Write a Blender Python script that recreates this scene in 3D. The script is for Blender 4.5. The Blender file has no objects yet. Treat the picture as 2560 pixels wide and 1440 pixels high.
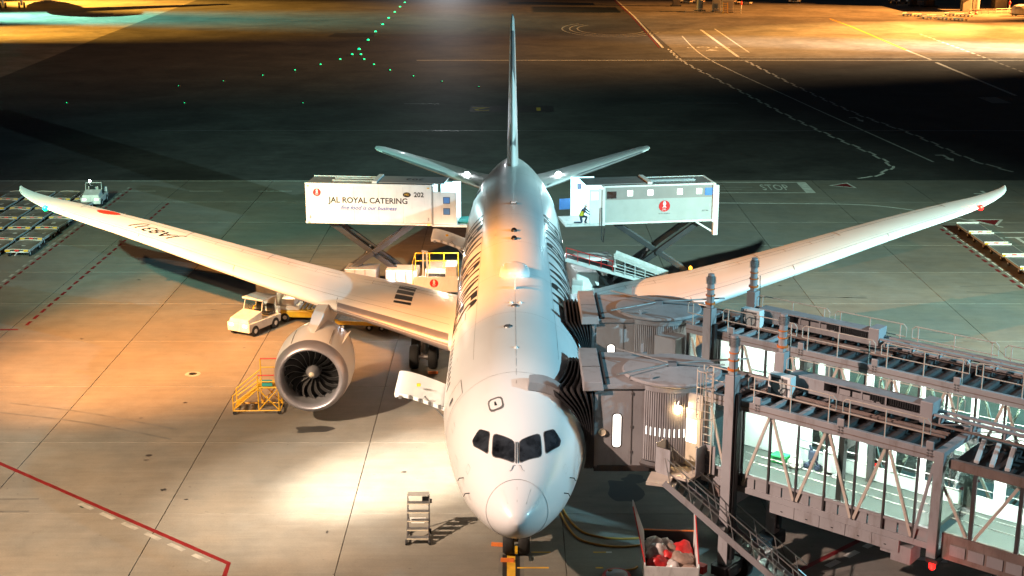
import bpy, bmesh, math, random
from mathutils import Vector, Matrix
random.seed(7)
scene = bpy.context.scene
C = scene.collection
R = math.radians

# ------------------------------------------------------------------ camera
cd = bpy.data.cameras.new("camera"); cam = bpy.data.objects.new("camera", cd); C.objects.link(cam)
cam.location = (-0.021, -43.06, 23.99); cam.rotation_euler = (R(90 - 15.47), 0, 0.00058)
cd.sensor_width = 36; cd.lens = 47.966; cd.clip_start = 0.5; cd.clip_end = 3000
scene.camera = cam

# ------------------------------------------------------------------ night sky
w = bpy.data.worlds.new("World"); scene.world = w; w.use_nodes = True
bg = w.node_tree.nodes["Background"]
bg.inputs[0].default_value = (0.30, 0.38, 0.50, 1); bg.inputs[1].default_value = 0.03

# ------------------------------------------------------------------ apron floodlights (mast heads around the stand)
def flood(name, loc, aim, power, col, cone=100, blend=0.6, size=0.35):
    d = bpy.data.lights.new(name, 'SPOT'); d.energy = power; d.color = col
    d.spot_size = R(cone); d.spot_blend = blend; d.shadow_soft_size = size
    o = bpy.data.objects.new(name, d); C.objects.link(o); o.location = loc
    o.rotation_euler = (Vector(aim) - Vector(loc)).to_track_quat('-Z', 'Y').to_euler()
    return o
SODIUM = (1.0, 0.37, 0.075); TEAL = (0.34, 1.0, 0.74); WHITE = (1.0, 0.86, 0.68); COOL = (0.34, 0.80, 1.0)
flood("floodlight_sodium", (-40, 0, 30), (-18, 33, 0), 580000, SODIUM, 33, 1.0)
flood("floodlight_sodium", (-40, 0, 30), (-34, 58, 0), 80000, (1.0, 0.5, 0.2), 34, 1.0)
flood("floodlight_sodium", (-40, 0, 30), (-1.5, 20, 7), 270000, (1.0, 0.33, 0.05), 21, 1.0)
flood("floodlight_sodium", (-40, 0, 30), (36, 46, 0), 210000, SODIUM, 24, 1.0)
flood("floodlight_halide", (-31, -14, 30), (-17, 92, 0), 290000, TEAL, 37, 1.0)
flood("floodlight_halide", (-31, -14, 30), (-25, 34, 5), 52000, (0.86, 1.0, 0.90), 44, 1.0)
flood("floodlight_front", (-34, -15, 30), (-18, 9, 0), 185000, (1.0, 0.69, 0.43), 62, 1.0)
flood("floodlight_front", (-34, -15, 30), (0, 6, 5), 62000, (1.0, 0.76, 0.62), 34, 1.0)
flood("floodlight_front", (-34, -15, 30), (13, 2, 5), 130000, (1.0, 0.72, 0.62), 26, 1.0)
flood("floodlight_nose", (-34, -15, 30), (-5.4, 12.6, 0), 900000, WHITE, 10.5, 1.0)
flood("floodlight_nose", (-34, -15, 30), (-6.3, 12.3, 0), 260000, WHITE, 20, 1.0)
flood("floodlight_right", (62, -14, 30), (10, 26, 6), 290000, COOL, 58, 1.0)
flood("floodlight_right", (62, -14, 30), (30, 44, 0), 560000, (0.64, 1.0, 0.80), 48, 1.0)
flood("floodlight_far_right", (170, 255, 34), (104, 238, 0), 5600000, SODIUM, 50, 1.0)
flood("floodlight_far_right", (130, 290, 34), (72, 242, 0), 1900000, (1, .50, .12), 36, 1.0)
flood("floodlight_far_right", (150, 210, 32), (84, 200, 0), 1500000, (1.0, 0.66, 0.36), 48, 1.0)
flood("floodlight_far_right", (165, 288, 34), (84, 293, 0), 4200000, SODIUM, 46, 1.0)
flood("floodlight_far_white", (180, 180, 28), (84, 208, 0), 4200000, (0.80, 1.0, 0.95), 15, 1.0)
flood("floodlight_far_left", (-170, 225, 28), (-108, 236, 0), 4500000, (1.0, .46, .06), 36, 1.0)
flood("floodlight_far_teal", (-170, 290, 26), (-100, 280, 0), 3600000, TEAL, 36, 1.0)
flood("floodlight_far_left", (-170, 345, 28), (-105, 325, 0), 5500000, (1.0, .46, .06), 40, 1.0)
flood("floodlight_far_taxiway", (-24, 470, 30), (-20, 330, 0), 55000, (0.95, 0.97, 1.0), 30, 1.0)

# ------------------------------------------------------------------ exposure
scene.view_settings.view_transform = 'Standard'; scene.view_settings.look = 'None'
scene.view_settings.gamma = 1; scene.view_settings.use_curve_mapping = False
scene.view_settings.exposure = 0.0
scene.render.engine = 'CYCLES'
scene.cycles.max_bounces = 6; scene.cycles.transparent_max_bounces = 12
scene.cycles.sample_clamp_indirect = 4.0; scene.cycles.caustics_reflective = False; scene.cycles.caustics_refractive = False

# ------------------------------------------------------------------ materials
def mat(name, col, rough=0.5, metal=0.0, var=0.10, scale=2.0, coat=0.0, bump=0.0, emit=None, grime=0.0, stretch=(1, 1, 1)):
    m = bpy.data.materials.new(name); m.use_nodes = True
    nt = m.node_tree; N = nt.nodes; L = nt.links
    b = N["Principled BSDF"]
    b.inputs["Roughness"].default_value = rough; b.inputs["Metallic"].default_value = metal
    b.inputs["Coat Weight"].default_value = coat; b.inputs["Coat Roughness"].default_value = 0.08
    if emit:
        b.inputs["Base Color"].default_value = (*col, 1)
        b.inputs["Emission Color"].default_value = (*col, 1); b.inputs["Emission Strength"].default_value = emit
        return m
    tc = N.new("ShaderNodeTexCoord"); mp = N.new("ShaderNodeMapping"); mp.inputs["Scale"].default_value = stretch
    L.new(tc.outputs["Object"], mp.inputs[0])
    n = N.new("ShaderNodeTexNoise"); n.inputs["Scale"].default_value = scale; n.inputs["Detail"].default_value = 6
    L.new(mp.outputs[0], n.inputs["Vector"])
    r = N.new("ShaderNodeMapRange"); r.inputs[1].default_value = 0.3; r.inputs[2].default_value = 0.7
    r.inputs[3].default_value = 1 - var; r.inputs[4].default_value = 1 + var
    L.new(n.outputs[0], r.inputs[0])
    mx = N.new("ShaderNodeMix"); mx.data_type = 'RGBA'; mx.blend_type = 'MULTIPLY'; mx.inputs[0].default_value = 1
    mx.inputs[6].default_value = (*col, 1); L.new(r.outputs[0], mx.inputs[7])
    out = mx.outputs[2]
    if grime:
        n2 = N.new("ShaderNodeTexNoise"); n2.inputs["Scale"].default_value = scale * 2.3; n2.inputs["Detail"].default_value = 8
        n2.inputs["Roughness"].default_value = 0.7
        mp2 = N.new("ShaderNodeMapping"); mp2.inputs["Scale"].default_value = (1, 1, 0.25)
        L.new(tc.outputs["Object"], mp2.inputs[0]); L.new(mp2.outputs[0], n2.inputs["Vector"])
        r2 = N.new("ShaderNodeMapRange"); r2.inputs[1].default_value = 0.52; r2.inputs[2].default_value = 0.75
        r2.inputs[3].default_value = 0; r2.inputs[4].default_value = grime
        L.new(n2.outputs[0], r2.inputs[0])
        m2 = N.new("ShaderNodeMix"); m2.data_type = 'RGBA'
        L.new(r2.outputs[0], m2.inputs[0]); L.new(out, m2.inputs[6]); m2.inputs[7].default_value = (0.10, 0.055, 0.03, 1)
        out = m2.outputs[2]
    L.new(out, b.inputs["Base Color"])
    r3 = N.new("ShaderNodeMapRange"); r3.inputs[3].default_value = max(0.02, rough - 0.08); r3.inputs[4].default_value = min(1, rough + 0.12)
    L.new(n.outputs[0], r3.inputs[0]); L.new(r3.outputs[0], b.inputs["Roughness"])
    if bump:
        bp = N.new("ShaderNodeBump"); bp.inputs["Strength"].default_value = bump; bp.inputs["Distance"].default_value = 0.02
        L.new(n.outputs[0], bp.inputs["Height"]); L.new(bp.outputs[0], b.inputs["Normal"])
    return m

def ground_mat(name, col, rough, blotch, streak, speck, rnd, warm):
    m = bpy.data.materials.new(name); m.use_nodes = True
    nt = m.node_tree; N = nt.nodes; L = nt.links; b = N["Principled BSDF"]
    b.inputs["Roughness"].default_value = rough; b.inputs["Specular IOR Level"].default_value = 0.35
    geo = N.new("ShaderNodeNewGeometry")
    def noise(scale, stretch, detail=6, lo=0.3, hi=0.7, a=0.0, z=1.0, ro=0.55, dist=0.0):
        mp = N.new("ShaderNodeMapping"); mp.inputs["Scale"].default_value = stretch; L.new(geo.outputs["Position"], mp.inputs[0])
        n = N.new("ShaderNodeTexNoise"); n.inputs["Scale"].default_value = scale; n.inputs["Detail"].default_value = detail
        n.inputs["Roughness"].default_value = ro; n.inputs["Distortion"].default_value = dist
        L.new(mp.outputs[0], n.inputs["Vector"])
        r = N.new("ShaderNodeMapRange"); r.inputs[1].default_value = lo; r.inputs[2].default_value = hi
        r.inputs[3].default_value = a; r.inputs[4].default_value = z; L.new(n.outputs[0], r.inputs[0])
        return r.outputs[0], n.outputs[0]
    def mul(a, bb):
        x = N.new("ShaderNodeMath"); x.operation = 'MULTIPLY'; L.new(a, x.inputs[0]); L.new(bb, x.inputs[1]); return x.outputs[0]
    big, _ = noise(0.11, (1, 1, 1), 5, 0.3, 0.7, 1 - blotch, 1 + blotch, 0.6, 0.6)
    mid, _ = noise(0.9, (1, 1, 1), 7, 0.3, 0.7, 1 - blotch * .6, 1 + blotch * .6, 0.65, 0.3)
    st, _ = noise(1.0, (0.22, 2.6, 1), 6, 0.3, 0.7, 1 - streak, 1 + streak, 0.6, 0.8)
    fine, fr = noise(14, (1, 1, 1), 4, 0.3, 0.7, 0.93, 1.07)
    sp, _ = noise(3.2, (1, 1.6, 1), 3, 0.70, 0.76, 1.0, 1 - speck)
    v = mul(mul(mul(mul(big, mid), st), fine), sp)
    oi = N.new("ShaderNodeObjectInfo"); rr = N.new("ShaderNodeMapRange")
    rr.inputs[3].default_value = 1 - rnd; rr.inputs[4].default_value = 1 + rnd; L.new(oi.outputs["Random"], rr.inputs[0])
    v = mul(v, rr.outputs[0])
    mx = N.new("ShaderNodeMix"); mx.data_type = 'RGBA'; mx.blend_type = 'MULTIPLY'; mx.inputs[0].default_value = 1
    wn, _ = noise(0.35, (1, 1, 1), 3, 0.35, 0.65, 0, 1)
    c2 = N.new("ShaderNodeMix"); c2.data_type = 'RGBA'; L.new(wn, c2.inputs[0])
    c2.inputs[6].default_value = (*col, 1); c2.inputs[7].default_value = (col[0] * (1 + warm), col[1], col[2] * (1 - warm), 1)
    L.new(c2.outputs[2], mx.inputs[6]); L.new(v, mx.inputs[7]); L.new(mx.outputs[2], b.inputs["Base Color"])
    bp = N.new("ShaderNodeBump"); bp.inputs["Strength"].default_value = 0.25; bp.inputs["Distance"].default_value = 0.01
    L.new(fr, bp.inputs["Height"]); L.new(bp.outputs[0], b.inputs["Normal"])
    return m

def glass_mat(name, tint=(0.9, 0.97, 0.95), ior=1.35):
    m = bpy.data.materials.new(name); m.use_nodes = True; nt = m.node_tree; N = nt.nodes; L = nt.links
    for n in list(N):
        if n.type == 'BSDF_PRINCIPLED': N.remove(n)
    t = N.new("ShaderNodeBsdfTransparent"); t.inputs[0].default_value = (*tint, 1)
    g = N.new("ShaderNodeBsdfGlossy"); g.inputs["Roughness"].default_value = 0.04
    f = N.new("ShaderNodeFresnel"); f.inputs[0].default_value = ior
    x = N.new("ShaderNodeMixShader"); L.new(f.outputs[0], x.inputs[0]); L.new(t.outputs[0], x.inputs[1]); L.new(g.outputs[0], x.inputs[2])
    L.new(x.outputs[0], N["Material Output"].inputs[0])
    return m

M = dict(
    concrete=ground_mat("concrete", (0.185, 0.176, 0.158), 0.62, 0.17, 0.08, 0.5, 0.085, 0.07),
    asphalt=ground_mat("asphalt", (0.058, 0.058, 0.056), 0.6, 0.42, 0.20, 0.3, 0.0, 0.03),
    farconcrete=ground_mat("apron_concrete", (0.17, 0.163, 0.145), 0.6, 0.40, 0.30, 0.2, 0.0, 0.06),
    joint=mat("joint_filler", (0.05, 0.047, 0.043), 0.8),
    pwhite=mat("paint_white", (0.62, 0.62, 0.58), 0.6, var=0.22, scale=1.5),
    pfaint=mat("paint_white_worn", (0.33, 0.32, 0.29), 0.65, var=0.3, scale=2.5),
    pred=mat("paint_red", (0.17, 0.008, 0.010), 0.55, var=0.2, scale=2),
    pyellow=mat("paint_yellow", (0.66, 0.36, 0.03), 0.55, var=0.2, scale=2),
    tyremark=mat('tyre_rubber_mark', (0.145, 0.138, 0.125), 0.6, var=0.25, scale=1.2),
    pblack=mat("paint_black", (0.018, 0.018, 0.018), 0.5),
    skin=mat("aircraft_white_paint", (0.75, 0.75, 0.745), 0.34, var=0.025, scale=0.5, coat=0.12),
    wingp=mat("wing_grey_paint", (0.68, 0.68, 0.675), 0.40, var=0.035, scale=0.6, coat=0.05),
    metal=mat("polished_metal", (0.58, 0.57, 0.60), 0.42, 0.85, var=0.06, scale=1.2),
    lip=mat("lip_metal", (0.34, 0.33, 0.37), 0.38, 0.55, var=0.05, scale=1.2),
    steel=mat("steel", (0.45, 0.45, 0.46), 0.38, 0.9, var=0.12, scale=2),
    darkmetal=mat("dark_metal", (0.018, 0.018, 0.020), 0.45, 0.0),
    blade=mat("fan_blade", (0.085, 0.085, 0.09), 0.28, 0.4),
    bladeedge=mat("blade_leading_edge", (0.55, 0.55, 0.55), 0.3, 0.9),
    duct=mat("inlet_duct", (0.24, 0.24, 0.26), 0.38, 0.3),
    line=mat("panel_line", (0.13, 0.12, 0.115), 0.6), seam=mat("skin_seam", (0.40, 0.39, 0.38), 0.6),
    letter=mat("letter_black", (0.010, 0.010, 0.013), 0.5),
    letterred=mat("letter_red", (0.62, 0.02, 0.02), 0.4),
    letterblue=mat("letter_blue", (0.03, 0.08, 0.36), 0.4),
    letterorange=mat("disc_red", (0.70, 0.045, 0.02), 0.4),
    window=mat("cabin_window", (0.015, 0.017, 0.022), 0.08),
    cockpit=mat("cockpit_glass", (0.022, 0.026, 0.032), 0.05, var=0.85, scale=2.2, coat=0.6),  # strong blotches in the colour imitate reflections and clutter behind the panes
    tyre=mat("tyre_rubber", (0.014, 0.014, 0.015), 0.75, var=0.25, scale=6),
    rubber=mat("black_rubber", (0.010, 0.010, 0.011), 0.5),
    bellow=mat("bellows_fabric", (0.022, 0.020, 0.020), 0.42, var=0.35, scale=5, bump=0.3),
    bridge=mat("bridge_paint", (0.31, 0.298, 0.302), 0.42, var=0.08, scale=0.8, grime=0.55),
    bridgedk=mat("bridge_roof_paint", (0.05, 0.045, 0.046), 0.55, var=0.2, scale=1.2, grime=0.7),
    rust=mat("rusty_beam", (0.20, 0.15, 0.13), 0.6, var=0.2, scale=1.5, grime=0.9),
    rail=mat("galvanised_rail", (0.50, 0.50, 0.49), 0.35, 0.75, var=0.1),
    railpaint=mat("rail_paint", (0.50, 0.43, 0.36), 0.45),
    orange=mat("orange_paint", (0.62, 0.16, 0.03), 0.45, grime=0.4),
    white=mat("vehicle_white", (0.72, 0.72, 0.705), 0.38, var=0.06, coat=0.1, grime=0.14),
    whitedirty=mat("worn_white", (0.66, 0.65, 0.62), 0.45, var=0.12, scale=2, grime=0.35),
    greyside=mat("corrugated_grey", (0.42, 0.45, 0.43), 0.45, var=0.05),
    taupe=mat("taupe_panel", (0.27, 0.255, 0.24), 0.5, var=0.05),
    roofgrey=mat("van_roof", (0.17, 0.17, 0.17), 0.5, var=0.15),
    yellow=mat("safety_yellow", (0.72, 0.42, 0.02), 0.4, var=0.1, grime=0.2),
    redpaint=mat("red_paint", (0.60, 0.03, 0.025), 0.4),
    cover=mat("dolly_curtain", (0.17, 0.155, 0.135), 0.7, var=0.25, scale=2.2, bump=0.4),
    rollers=mat("dolly_roller_bed", (0.20, 0.205, 0.21), 0.5, 0.3, var=0.35, scale=7),
    alu=mat("container_aluminium", (0.60, 0.61, 0.63), 0.35, 0.6, var=0.1, scale=2),
    floor=mat("bridge_floor", (0.085, 0.095, 0.085), 0.5, var=0.06),
    inner=mat("bridge_lining", (0.72, 0.74, 0.72), 0.5, var=0.04),
    doorp=mat("service_door_paint", (0.62, 0.54, 0.40), 0.45, var=0.06, grime=0.3),
    glass=glass_mat("clear_glass"),
    blueglass=mat("blue_window", (0.10, 0.24, 0.55), 0.15),
    bagred=mat("red_plastic_bag", (0.55, 0.03, 0.03), 0.3, var=0.3, scale=4, bump=0.6),
    bagwhite=mat("clear_plastic_bag", (0.62, 0.56, 0.52), 0.25, var=0.35, scale=5, bump=0.6),
    bagbrown=mat("brown_plastic_bag", (0.32, 0.22, 0.17), 0.35, var=0.3, scale=4, bump=0.6),
    hose=mat("orange_cable", (0.55, 0.25, 0.04), 0.5),
    canopyw=mat("white_tarp", (0.70, 0.66, 0.58), 0.5, var=0.12, bump=0.4),
    oil=mat("oil_stain", (0.035, 0.033, 0.032), 0.35, var=0.3),
    hivis=mat("hi_vis_vest", (0.65, 0.60, 0.03), 0.6), trouser=mat("work_trousers", (0.04, 0.05, 0.09), 0.7),
    face=mat("skin_tone", (0.52, 0.33, 0.24), 0.5), hair=mat("dark_hair", (0.015, 0.012, 0.01), 0.6),
    green=mat("green_plastic", (0.03, 0.50, 0.14), 0.4),
    tealfab=mat("teal_pad", (0.03, 0.32, 0.30), 0.6),
    e_tube=mat("lit_ceiling_panel", (0.86, 1.0, 0.93), emit=130.0),
    e_window=mat("lit_window", (0.95, 1.0, 0.92), emit=2.2),
    e_doorwin=mat("lit_door_window", (1.0, 0.95, 0.85), emit=3.0),
    e_warm=mat("warm_lamp", (1.0, 0.72, 0.38), emit=30.0),
    e_green=mat("green_lamp", (0.0, 1.0, 0.33), emit=2.6),
    e_red=mat("red_lamp", (1.0, 0.012, 0.01), emit=4.0),
    e_orange=mat("amber_lamp", (1.0, 0.38, 0.03), emit=5.0),
    e_white=mat("white_lamp", (0.92, 0.97, 1.0), emit=60.0),
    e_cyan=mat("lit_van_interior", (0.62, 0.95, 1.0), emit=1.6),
)

# ------------------------------------------------------------------ mesh builder
class MB:
    def __init__(s, f=None): s.v = []; s.f = []; s.map = f
    def add(s, vs, fs):
        o = len(s.v); s.v += [tuple(s.map(*p)) if s.map else tuple(p) for p in vs]; s.f += [tuple(i + o for i in q) for q in fs]; return s
    def box(s, x0, x1, y0, y1, z0, z1):
        return s.add([(x0, y0, z0), (x1, y0, z0), (x1, y1, z0), (x0, y1, z0), (x0, y0, z1), (x1, y0, z1), (x1, y1, z1), (x0, y1, z1)],
                     [(0, 3, 2, 1), (4, 5, 6, 7), (0, 1, 5, 4), (1, 2, 6, 5), (2, 3, 7, 6), (3, 0, 4, 7)])
    def cbox(s, c, d): return s.box(c[0] - d[0] / 2, c[0] + d[0] / 2, c[1] - d[1] / 2, c[1] + d[1] / 2, c[2] - d[2] / 2, c[2] + d[2] / 2)
    def beam(s, p, q, wd, h=None, up=(0, 0, 1)):
        h = h or wd; p = Vector(p); q = Vector(q); d = (q - p).normalized(); u = Vector(up)
        if abs(d.dot(u)) > 0.98: u = Vector((0, 1, 0))
        a = d.cross(u).normalized(); b = a.cross(d).normalized(); vs = []
        for e in (p, q):
            for i, j in ((-1, -1), (1, -1), (1, 1), (-1, 1)): vs.append(e + a * (i * wd / 2) + b * (j * h / 2))
        return s.add(vs, [(0, 1, 2, 3), (7, 6, 5, 4), (0, 4, 5, 1), (1, 5, 6, 2), (2, 6, 7, 3), (3, 7, 4, 0)])
    def tube(s, pts, r, n=8, cap=True):
        pts = [Vector(p) for p in pts]; rings = []; prev = None
        for i, p in enumerate(pts):
            d = (pts[min(i + 1, len(pts) - 1)] - pts[max(i - 1, 0)]).normalized()
            u = prev or Vector((0, 0, 1))
            if abs(d.dot(u)) > 0.95: u = Vector((0, 1, 0)) if abs(d.y) < 0.9 else Vector((1, 0, 0))
            a = d.cross(u).normalized(); b = a.cross(d).normalized(); prev = b
            rr = r[i] if isinstance(r, (list, tuple)) else r
            rings.append([p + a * (math.cos(t) * rr) + b * (math.sin(t) * rr) for t in [2 * math.pi * k / n for k in range(n)]])
        return s.loft(rings, cap)
    def loft(s, rings, cap=True, closed=True):
        n = len(rings[0]); vs = [v for r in rings for v in r]; fs = []
        for i in range(len(rings) - 1):
            for k in range(n if closed else n - 1):
                a = i * n + k; b = i * n + (k + 1) % n; fs.append((a, b, b + n, a + n))
        if cap and closed:
            fs.append(tuple(range(n))[::-1]); fs.append(tuple((len(rings) - 1) * n + k for k in range(n)))
        return s.add(vs, fs)
    def lathe(s, prof, c, axis='y', n=40, cap=False, a0=0.0, a1=2 * math.pi):
        full = abs(a1 - a0 - 2 * math.pi) < 1e-6; rings = []
        for d, r in prof:
            ring = []
            for k in range(n if full else n + 1):
                t = a0 + (a1 - a0) * k / n; x, y = r * math.cos(t), r * math.sin(t)
                ring.append({'y': (c[0] + x, c[1] + d, c[2] + y), 'x': (c[0] + d, c[1] + x, c[2] + y), 'z': (c[0] + x, c[1] + y, c[2] + d)}[axis])
            rings.append(ring)
        return s.loft(rings, cap, full)
    def cyl(s, p, q, r, n=16): return s.tube([p, q], r, n)
    def prism(s, poly, z0, z1):
        n = len(poly); vs = [(x, y, z0) for x, y in poly] + [(x, y, z1) for x, y in poly]
        return s.add(vs, [tuple(range(n))[::-1], tuple(range(n, 2 * n))] + [(k, (k + 1) % n, n + (k + 1) % n, n + k) for k in range(n)])
    def build(s, name, m, parent=None, smooth=False, bevel=0.0, sub=0):
        me = bpy.data.meshes.new(name); me.from_pydata([tuple(p) for p in s.v], [], s.f)
        bm = bmesh.new(); bm.from_mesh(me); bmesh.ops.recalc_face_normals(bm, faces=bm.faces)
        if bevel:
            es = [e for e in bm.edges if len(e.link_faces) == 2 and e.calc_face_angle(0) > 0.6]
            bmesh.ops.bevel(bm, geom=es, offset=bevel, segments=2, affect='EDGES', profile=0.6)
        bm.to_mesh(me); bm.free()
        me.materials.append(M[m])
        if smooth:
            for p in me.polygons: p.use_smooth = True
            try: me.set_sharp_from_angle(angle=R(38))
            except Exception: pass
        o = bpy.data.objects.new(name, me); C.objects.link(o)
        if parent: o.parent = parent
        return o

def tag(o, label, cat, group=None, kind=None):
    if label: o["label"] = label
    if cat: o["category"] = cat
    if group: o["group"] = group
    if kind: o["kind"] = kind
    return o
def thing(name, label, cat, loc=(0, 0, 0), rz=0.0, group=None):
    o = bpy.data.objects.new(name, None); C.objects.link(o); o.location = loc; o.rotation_euler = (0, 0, rz)
    return tag(o, label, cat, group)
def struct(name, mb, m, **k):
    o = mb.build(name, m, **k); o["kind"] = "structure"; return o
KIDS = {}
def copy_tree(o, loc=None, rz=None, label=None, skip=(), parent=None):
    c = o.copy(); C.objects.link(c); c.parent = parent
    if loc is not None: c.location = loc
    if rz is not None: c.rotation_euler = (0, 0, rz)
    if label: c["label"] = label
    for ch in list(o.children):
        if any(ch.name.startswith(x) for x in skip): continue
        copy_tree(ch, skip=skip, parent=c)
    return c
def text2d(body, size, align='CENTER', shear=0.0, res=3, space=1.0, bold=0.0):
    cu = bpy.data.curves.new("lettering_source", 'FONT'); cu.body = body; cu.size = size; cu.align_x = align; cu.align_y = 'CENTER'
    cu.shear = shear; cu.resolution_u = res; cu.space_character = space; cu.offset = bold
    o = bpy.data.objects.new("lettering_source", cu); C.objects.link(o)
    bpy.context.view_layer.update()
    me = bpy.data.meshes.new_from_object(o.evaluated_get(bpy.context.evaluated_depsgraph_get()))
    vs = [(v.co.x, v.co.y) for v in me.vertices]; fs = [tuple(p.vertices) for p in me.polygons]
    bpy.data.objects.remove(o); bpy.data.curves.remove(cu); bpy.data.meshes.remove(me)
    return vs, fs
def conform(name, vs, fs, f, m, parent, maxlen=0.35):
    """lay a flat drawing (2-D verts and faces) on a curved surface through f(u, v) -> xyz"""
    bm = bmesh.new(); bv = [bm.verts.new((x, y, 0)) for x, y in vs]
    for q in fs:
        try: bm.faces.new([bv[i] for i in q])
        except ValueError: pass
    bmesh.ops.triangulate(bm, faces=bm.faces)
    for _ in range(4):
        es = [e for e in bm.edges if e.calc_length() > maxlen]
        if not es: break
        bmesh.ops.subdivide_edges(bm, edges=es, cuts=1); bmesh.ops.triangulate(bm, faces=bm.faces)
    for v in bm.verts: v.co = f(v.co.x, v.co.y)
    bmesh.ops.recalc_face_normals(bm, faces=bm.faces)
    me = bpy.data.meshes.new(name); bm.to_mesh(me); bm.free(); me.materials.append(M[m])
    for p in me.polygons: p.use_smooth = True
    o = bpy.data.objects.new(name, me); C.objects.link(o); o.parent = parent
    return o
def disc2d(r, n=32, cx=0, cy=0): return [(cx + r * math.cos(2 * math.pi * k / n), cy + r * math.sin(2 * math.pi * k / n)) for k in range(n)], [tuple(range(n))]
def emblem(parent, f, r, ang=0.0):
    """round red crane badge laid on a panel through f(u, v, lift)"""
    conform('emblem', *disc2d(r), lambda u, v: f(u, v, 0.006), 'letterred', parent, 9)
    ins = [(-.10, .95), (-.30, .35), (-.12, .05), (-.42, -.30), (.0, -.22), (.42, -.30), (.12, .05), (.30, .35), (.10, .95), (.05, .50), (.02, .62), (-.03, .52)]
    conform('emblem_bird', [(x * r, y * r) for x, y in ins], [tuple(range(len(ins)))], lambda u, v: f(u, v, 0.010), 'white', parent, 9)
    vs, fs = text2d("JAL", r * .5, res=2)
    conform('emblem_lettering', [(x, y - r * .58) for x, y in vs], fs, lambda u, v: f(u, v, 0.011), 'white', parent, 9)

# ================================================================== GROUND
ground = struct('ground', MB().add([(-900, -200, -0.03), (900, -200, -0.03), (900, 1500, -0.03), (-900, 1500, -0.03)], [(0, 1, 2, 3)]), 'joint')
apron = thing('apron_pavement', None, None); apron["kind"] = "structure"
XE = [-91.7, -84, -76.3, -68.5, -60.8, -53.1, -45.3, -37.6, -29.9, -22.1, -14.4, -6.7, 2.0, 10.5, 19.0, 27.5, 36.0, 44.5, 53.0, 61.5, 70]
YE = [-14.7, -6.9, 0.9, 8.7, 16.5, 24.3, 32.1, 39.9, 47.7, 55.5, 63.3, 71.1, 80.9]
for i in range(len(XE) - 1):
    for j in range(len(YE) - 1):
        g = 0.010
        x0, x1, y0, y1 = XE[i] + g, XE[i + 1] - g, YE[j] + g, YE[j + 1] - g
        mb = MB().add([(x0, y0, -.03), (x1, y0, -.03), (x1, y1, -.03), (x0, y1, -.03), (x0 + .01, y0 + .01, 0), (x1 - .01, y0 + .01, 0), (x1 - .01, y1 - .01, 0), (x0 + .01, y1 - .01, 0)],
                      [(4, 5, 6, 7), (0, 1, 5, 4), (1, 2, 6, 5), (2, 3, 7, 6), (3, 0, 4, 7)])
        mb.build('concrete_slab', 'concrete', apron)
taxi = struct('taxiway', MB().add([(-700, 80.95, -0.006), (700, 80.95, -0.006), (700, 1300, -0.006), (-700, 1300, -0.006)], [(0, 1, 2, 3)]), 'asphalt')
MB().add([(28.5, 190, 0), (500, 190, 0), (500, 900, 0), (28.8, 900, 0)], [(0, 1, 2, 3)]).build('far_apron', 'farconcrete', taxi)
MB().add([(-500, 120, 0), (-76.3, 160, 0), (-81, 226, 0), (-86, 311, 0), (-92, 420, 0), (-95, 900, 0), (-500, 900, 0)], [(0, 1, 2, 3, 4, 5, 6)]).build('far_apron', 'farconcrete', taxi)

def strip(pts, wd, z=0.005):
    mb = MB(); P = [Vector((x, y, 0)) for x, y in pts]; a = []; b = []
    for i, p in enumerate(P):
        d = (P[min(i + 1, len(P) - 1)] - P[max(i - 1, 0)]).normalized(); n = Vector((-d.y, d.x, 0)) * (wd / 2)
        a.append((p.x + n.x, p.y + n.y, z)); b.append((p.x - n.x, p.y - n.y, z))
    n = len(P); return mb.add(a + b, [(i, i + 1, n + i + 1, n + i) for i in range(n - 1)])
def smooth_path(pts, k=8):
    out = []; P = [Vector(p) for p in pts]
    for i in range(len(P) - 1):
        p0, p1, p2, p3 = P[max(i - 1, 0)], P[i], P[i + 1], P[min(i + 2, len(P) - 1)]
        for t in [j / k for j in range(k)]:
            out.append(0.5 * ((2 * p1) + (-p0 + p2) * t + (2 * p0 - 5 * p1 + 4 * p2 - p3) * t * t + (-p0 + 3 * p1 - 3 * p2 + p3) * t ** 3))
    return out + [P[-1]]
def line(name, pts, wd, m, parent=None, z=0.005): return strip(pts, wd, z).build(name, m, parent or apron)
def dashes(name, p, q, n, fill, wd, m, parent=None, z=0.005, jit=0.0):
    p = Vector(p); q = Vector(q); mb = MB(); par = parent or apron
    d = (q - p) / n; nn = Vector((-d.y, d.x)).normalized() * (wd / 2)
    for i in range(n):
        a = p + d * i; b = a + d * fill
        o = MB().add([(a.x + nn.x, a.y + nn.y, z), (b.x + nn.x, b.y + nn.y, z), (b.x - nn.x, b.y - nn.y, z), (a.x - nn.x, a.y - nn.y, z)], [(0, 1, 2, 3)]).build(name, m, par)
def zigzag(name, pts, wd, seg, m, par):
    path = smooth_path([(x, y, 0) for x, y in pts], 24); acc = 0; out = []; cur = [path[0]]
    for a, b in zip(path, path[1:]):
        acc += (b - a).length; cur.append(b)
        if acc > seg: out.append(cur); cur = [b]; acc = 0
    for i, c in enumerate(out):
        d = (c[-1] - c[0]).normalized(); n = Vector((-d.y, d.x, 0)) * (wd * 0.5 if i % 2 else -wd * 0.5)
        strip([(p.x + n.x, p.y + n.y) for p in c], wd).build(name, m, par)
def ground_text(name, body, x, y, size, rot, m, parent, sy=1.0):
    vs, fs = text2d(body, size, res=2); c, s_ = math.cos(rot), math.sin(rot)
    conform(name, [(a, b * sy) for a, b in vs], fs, lambda u, v: (x + u * c - v * s_, y + u * s_ + v * c, 0.006), m, parent, 99)

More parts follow.
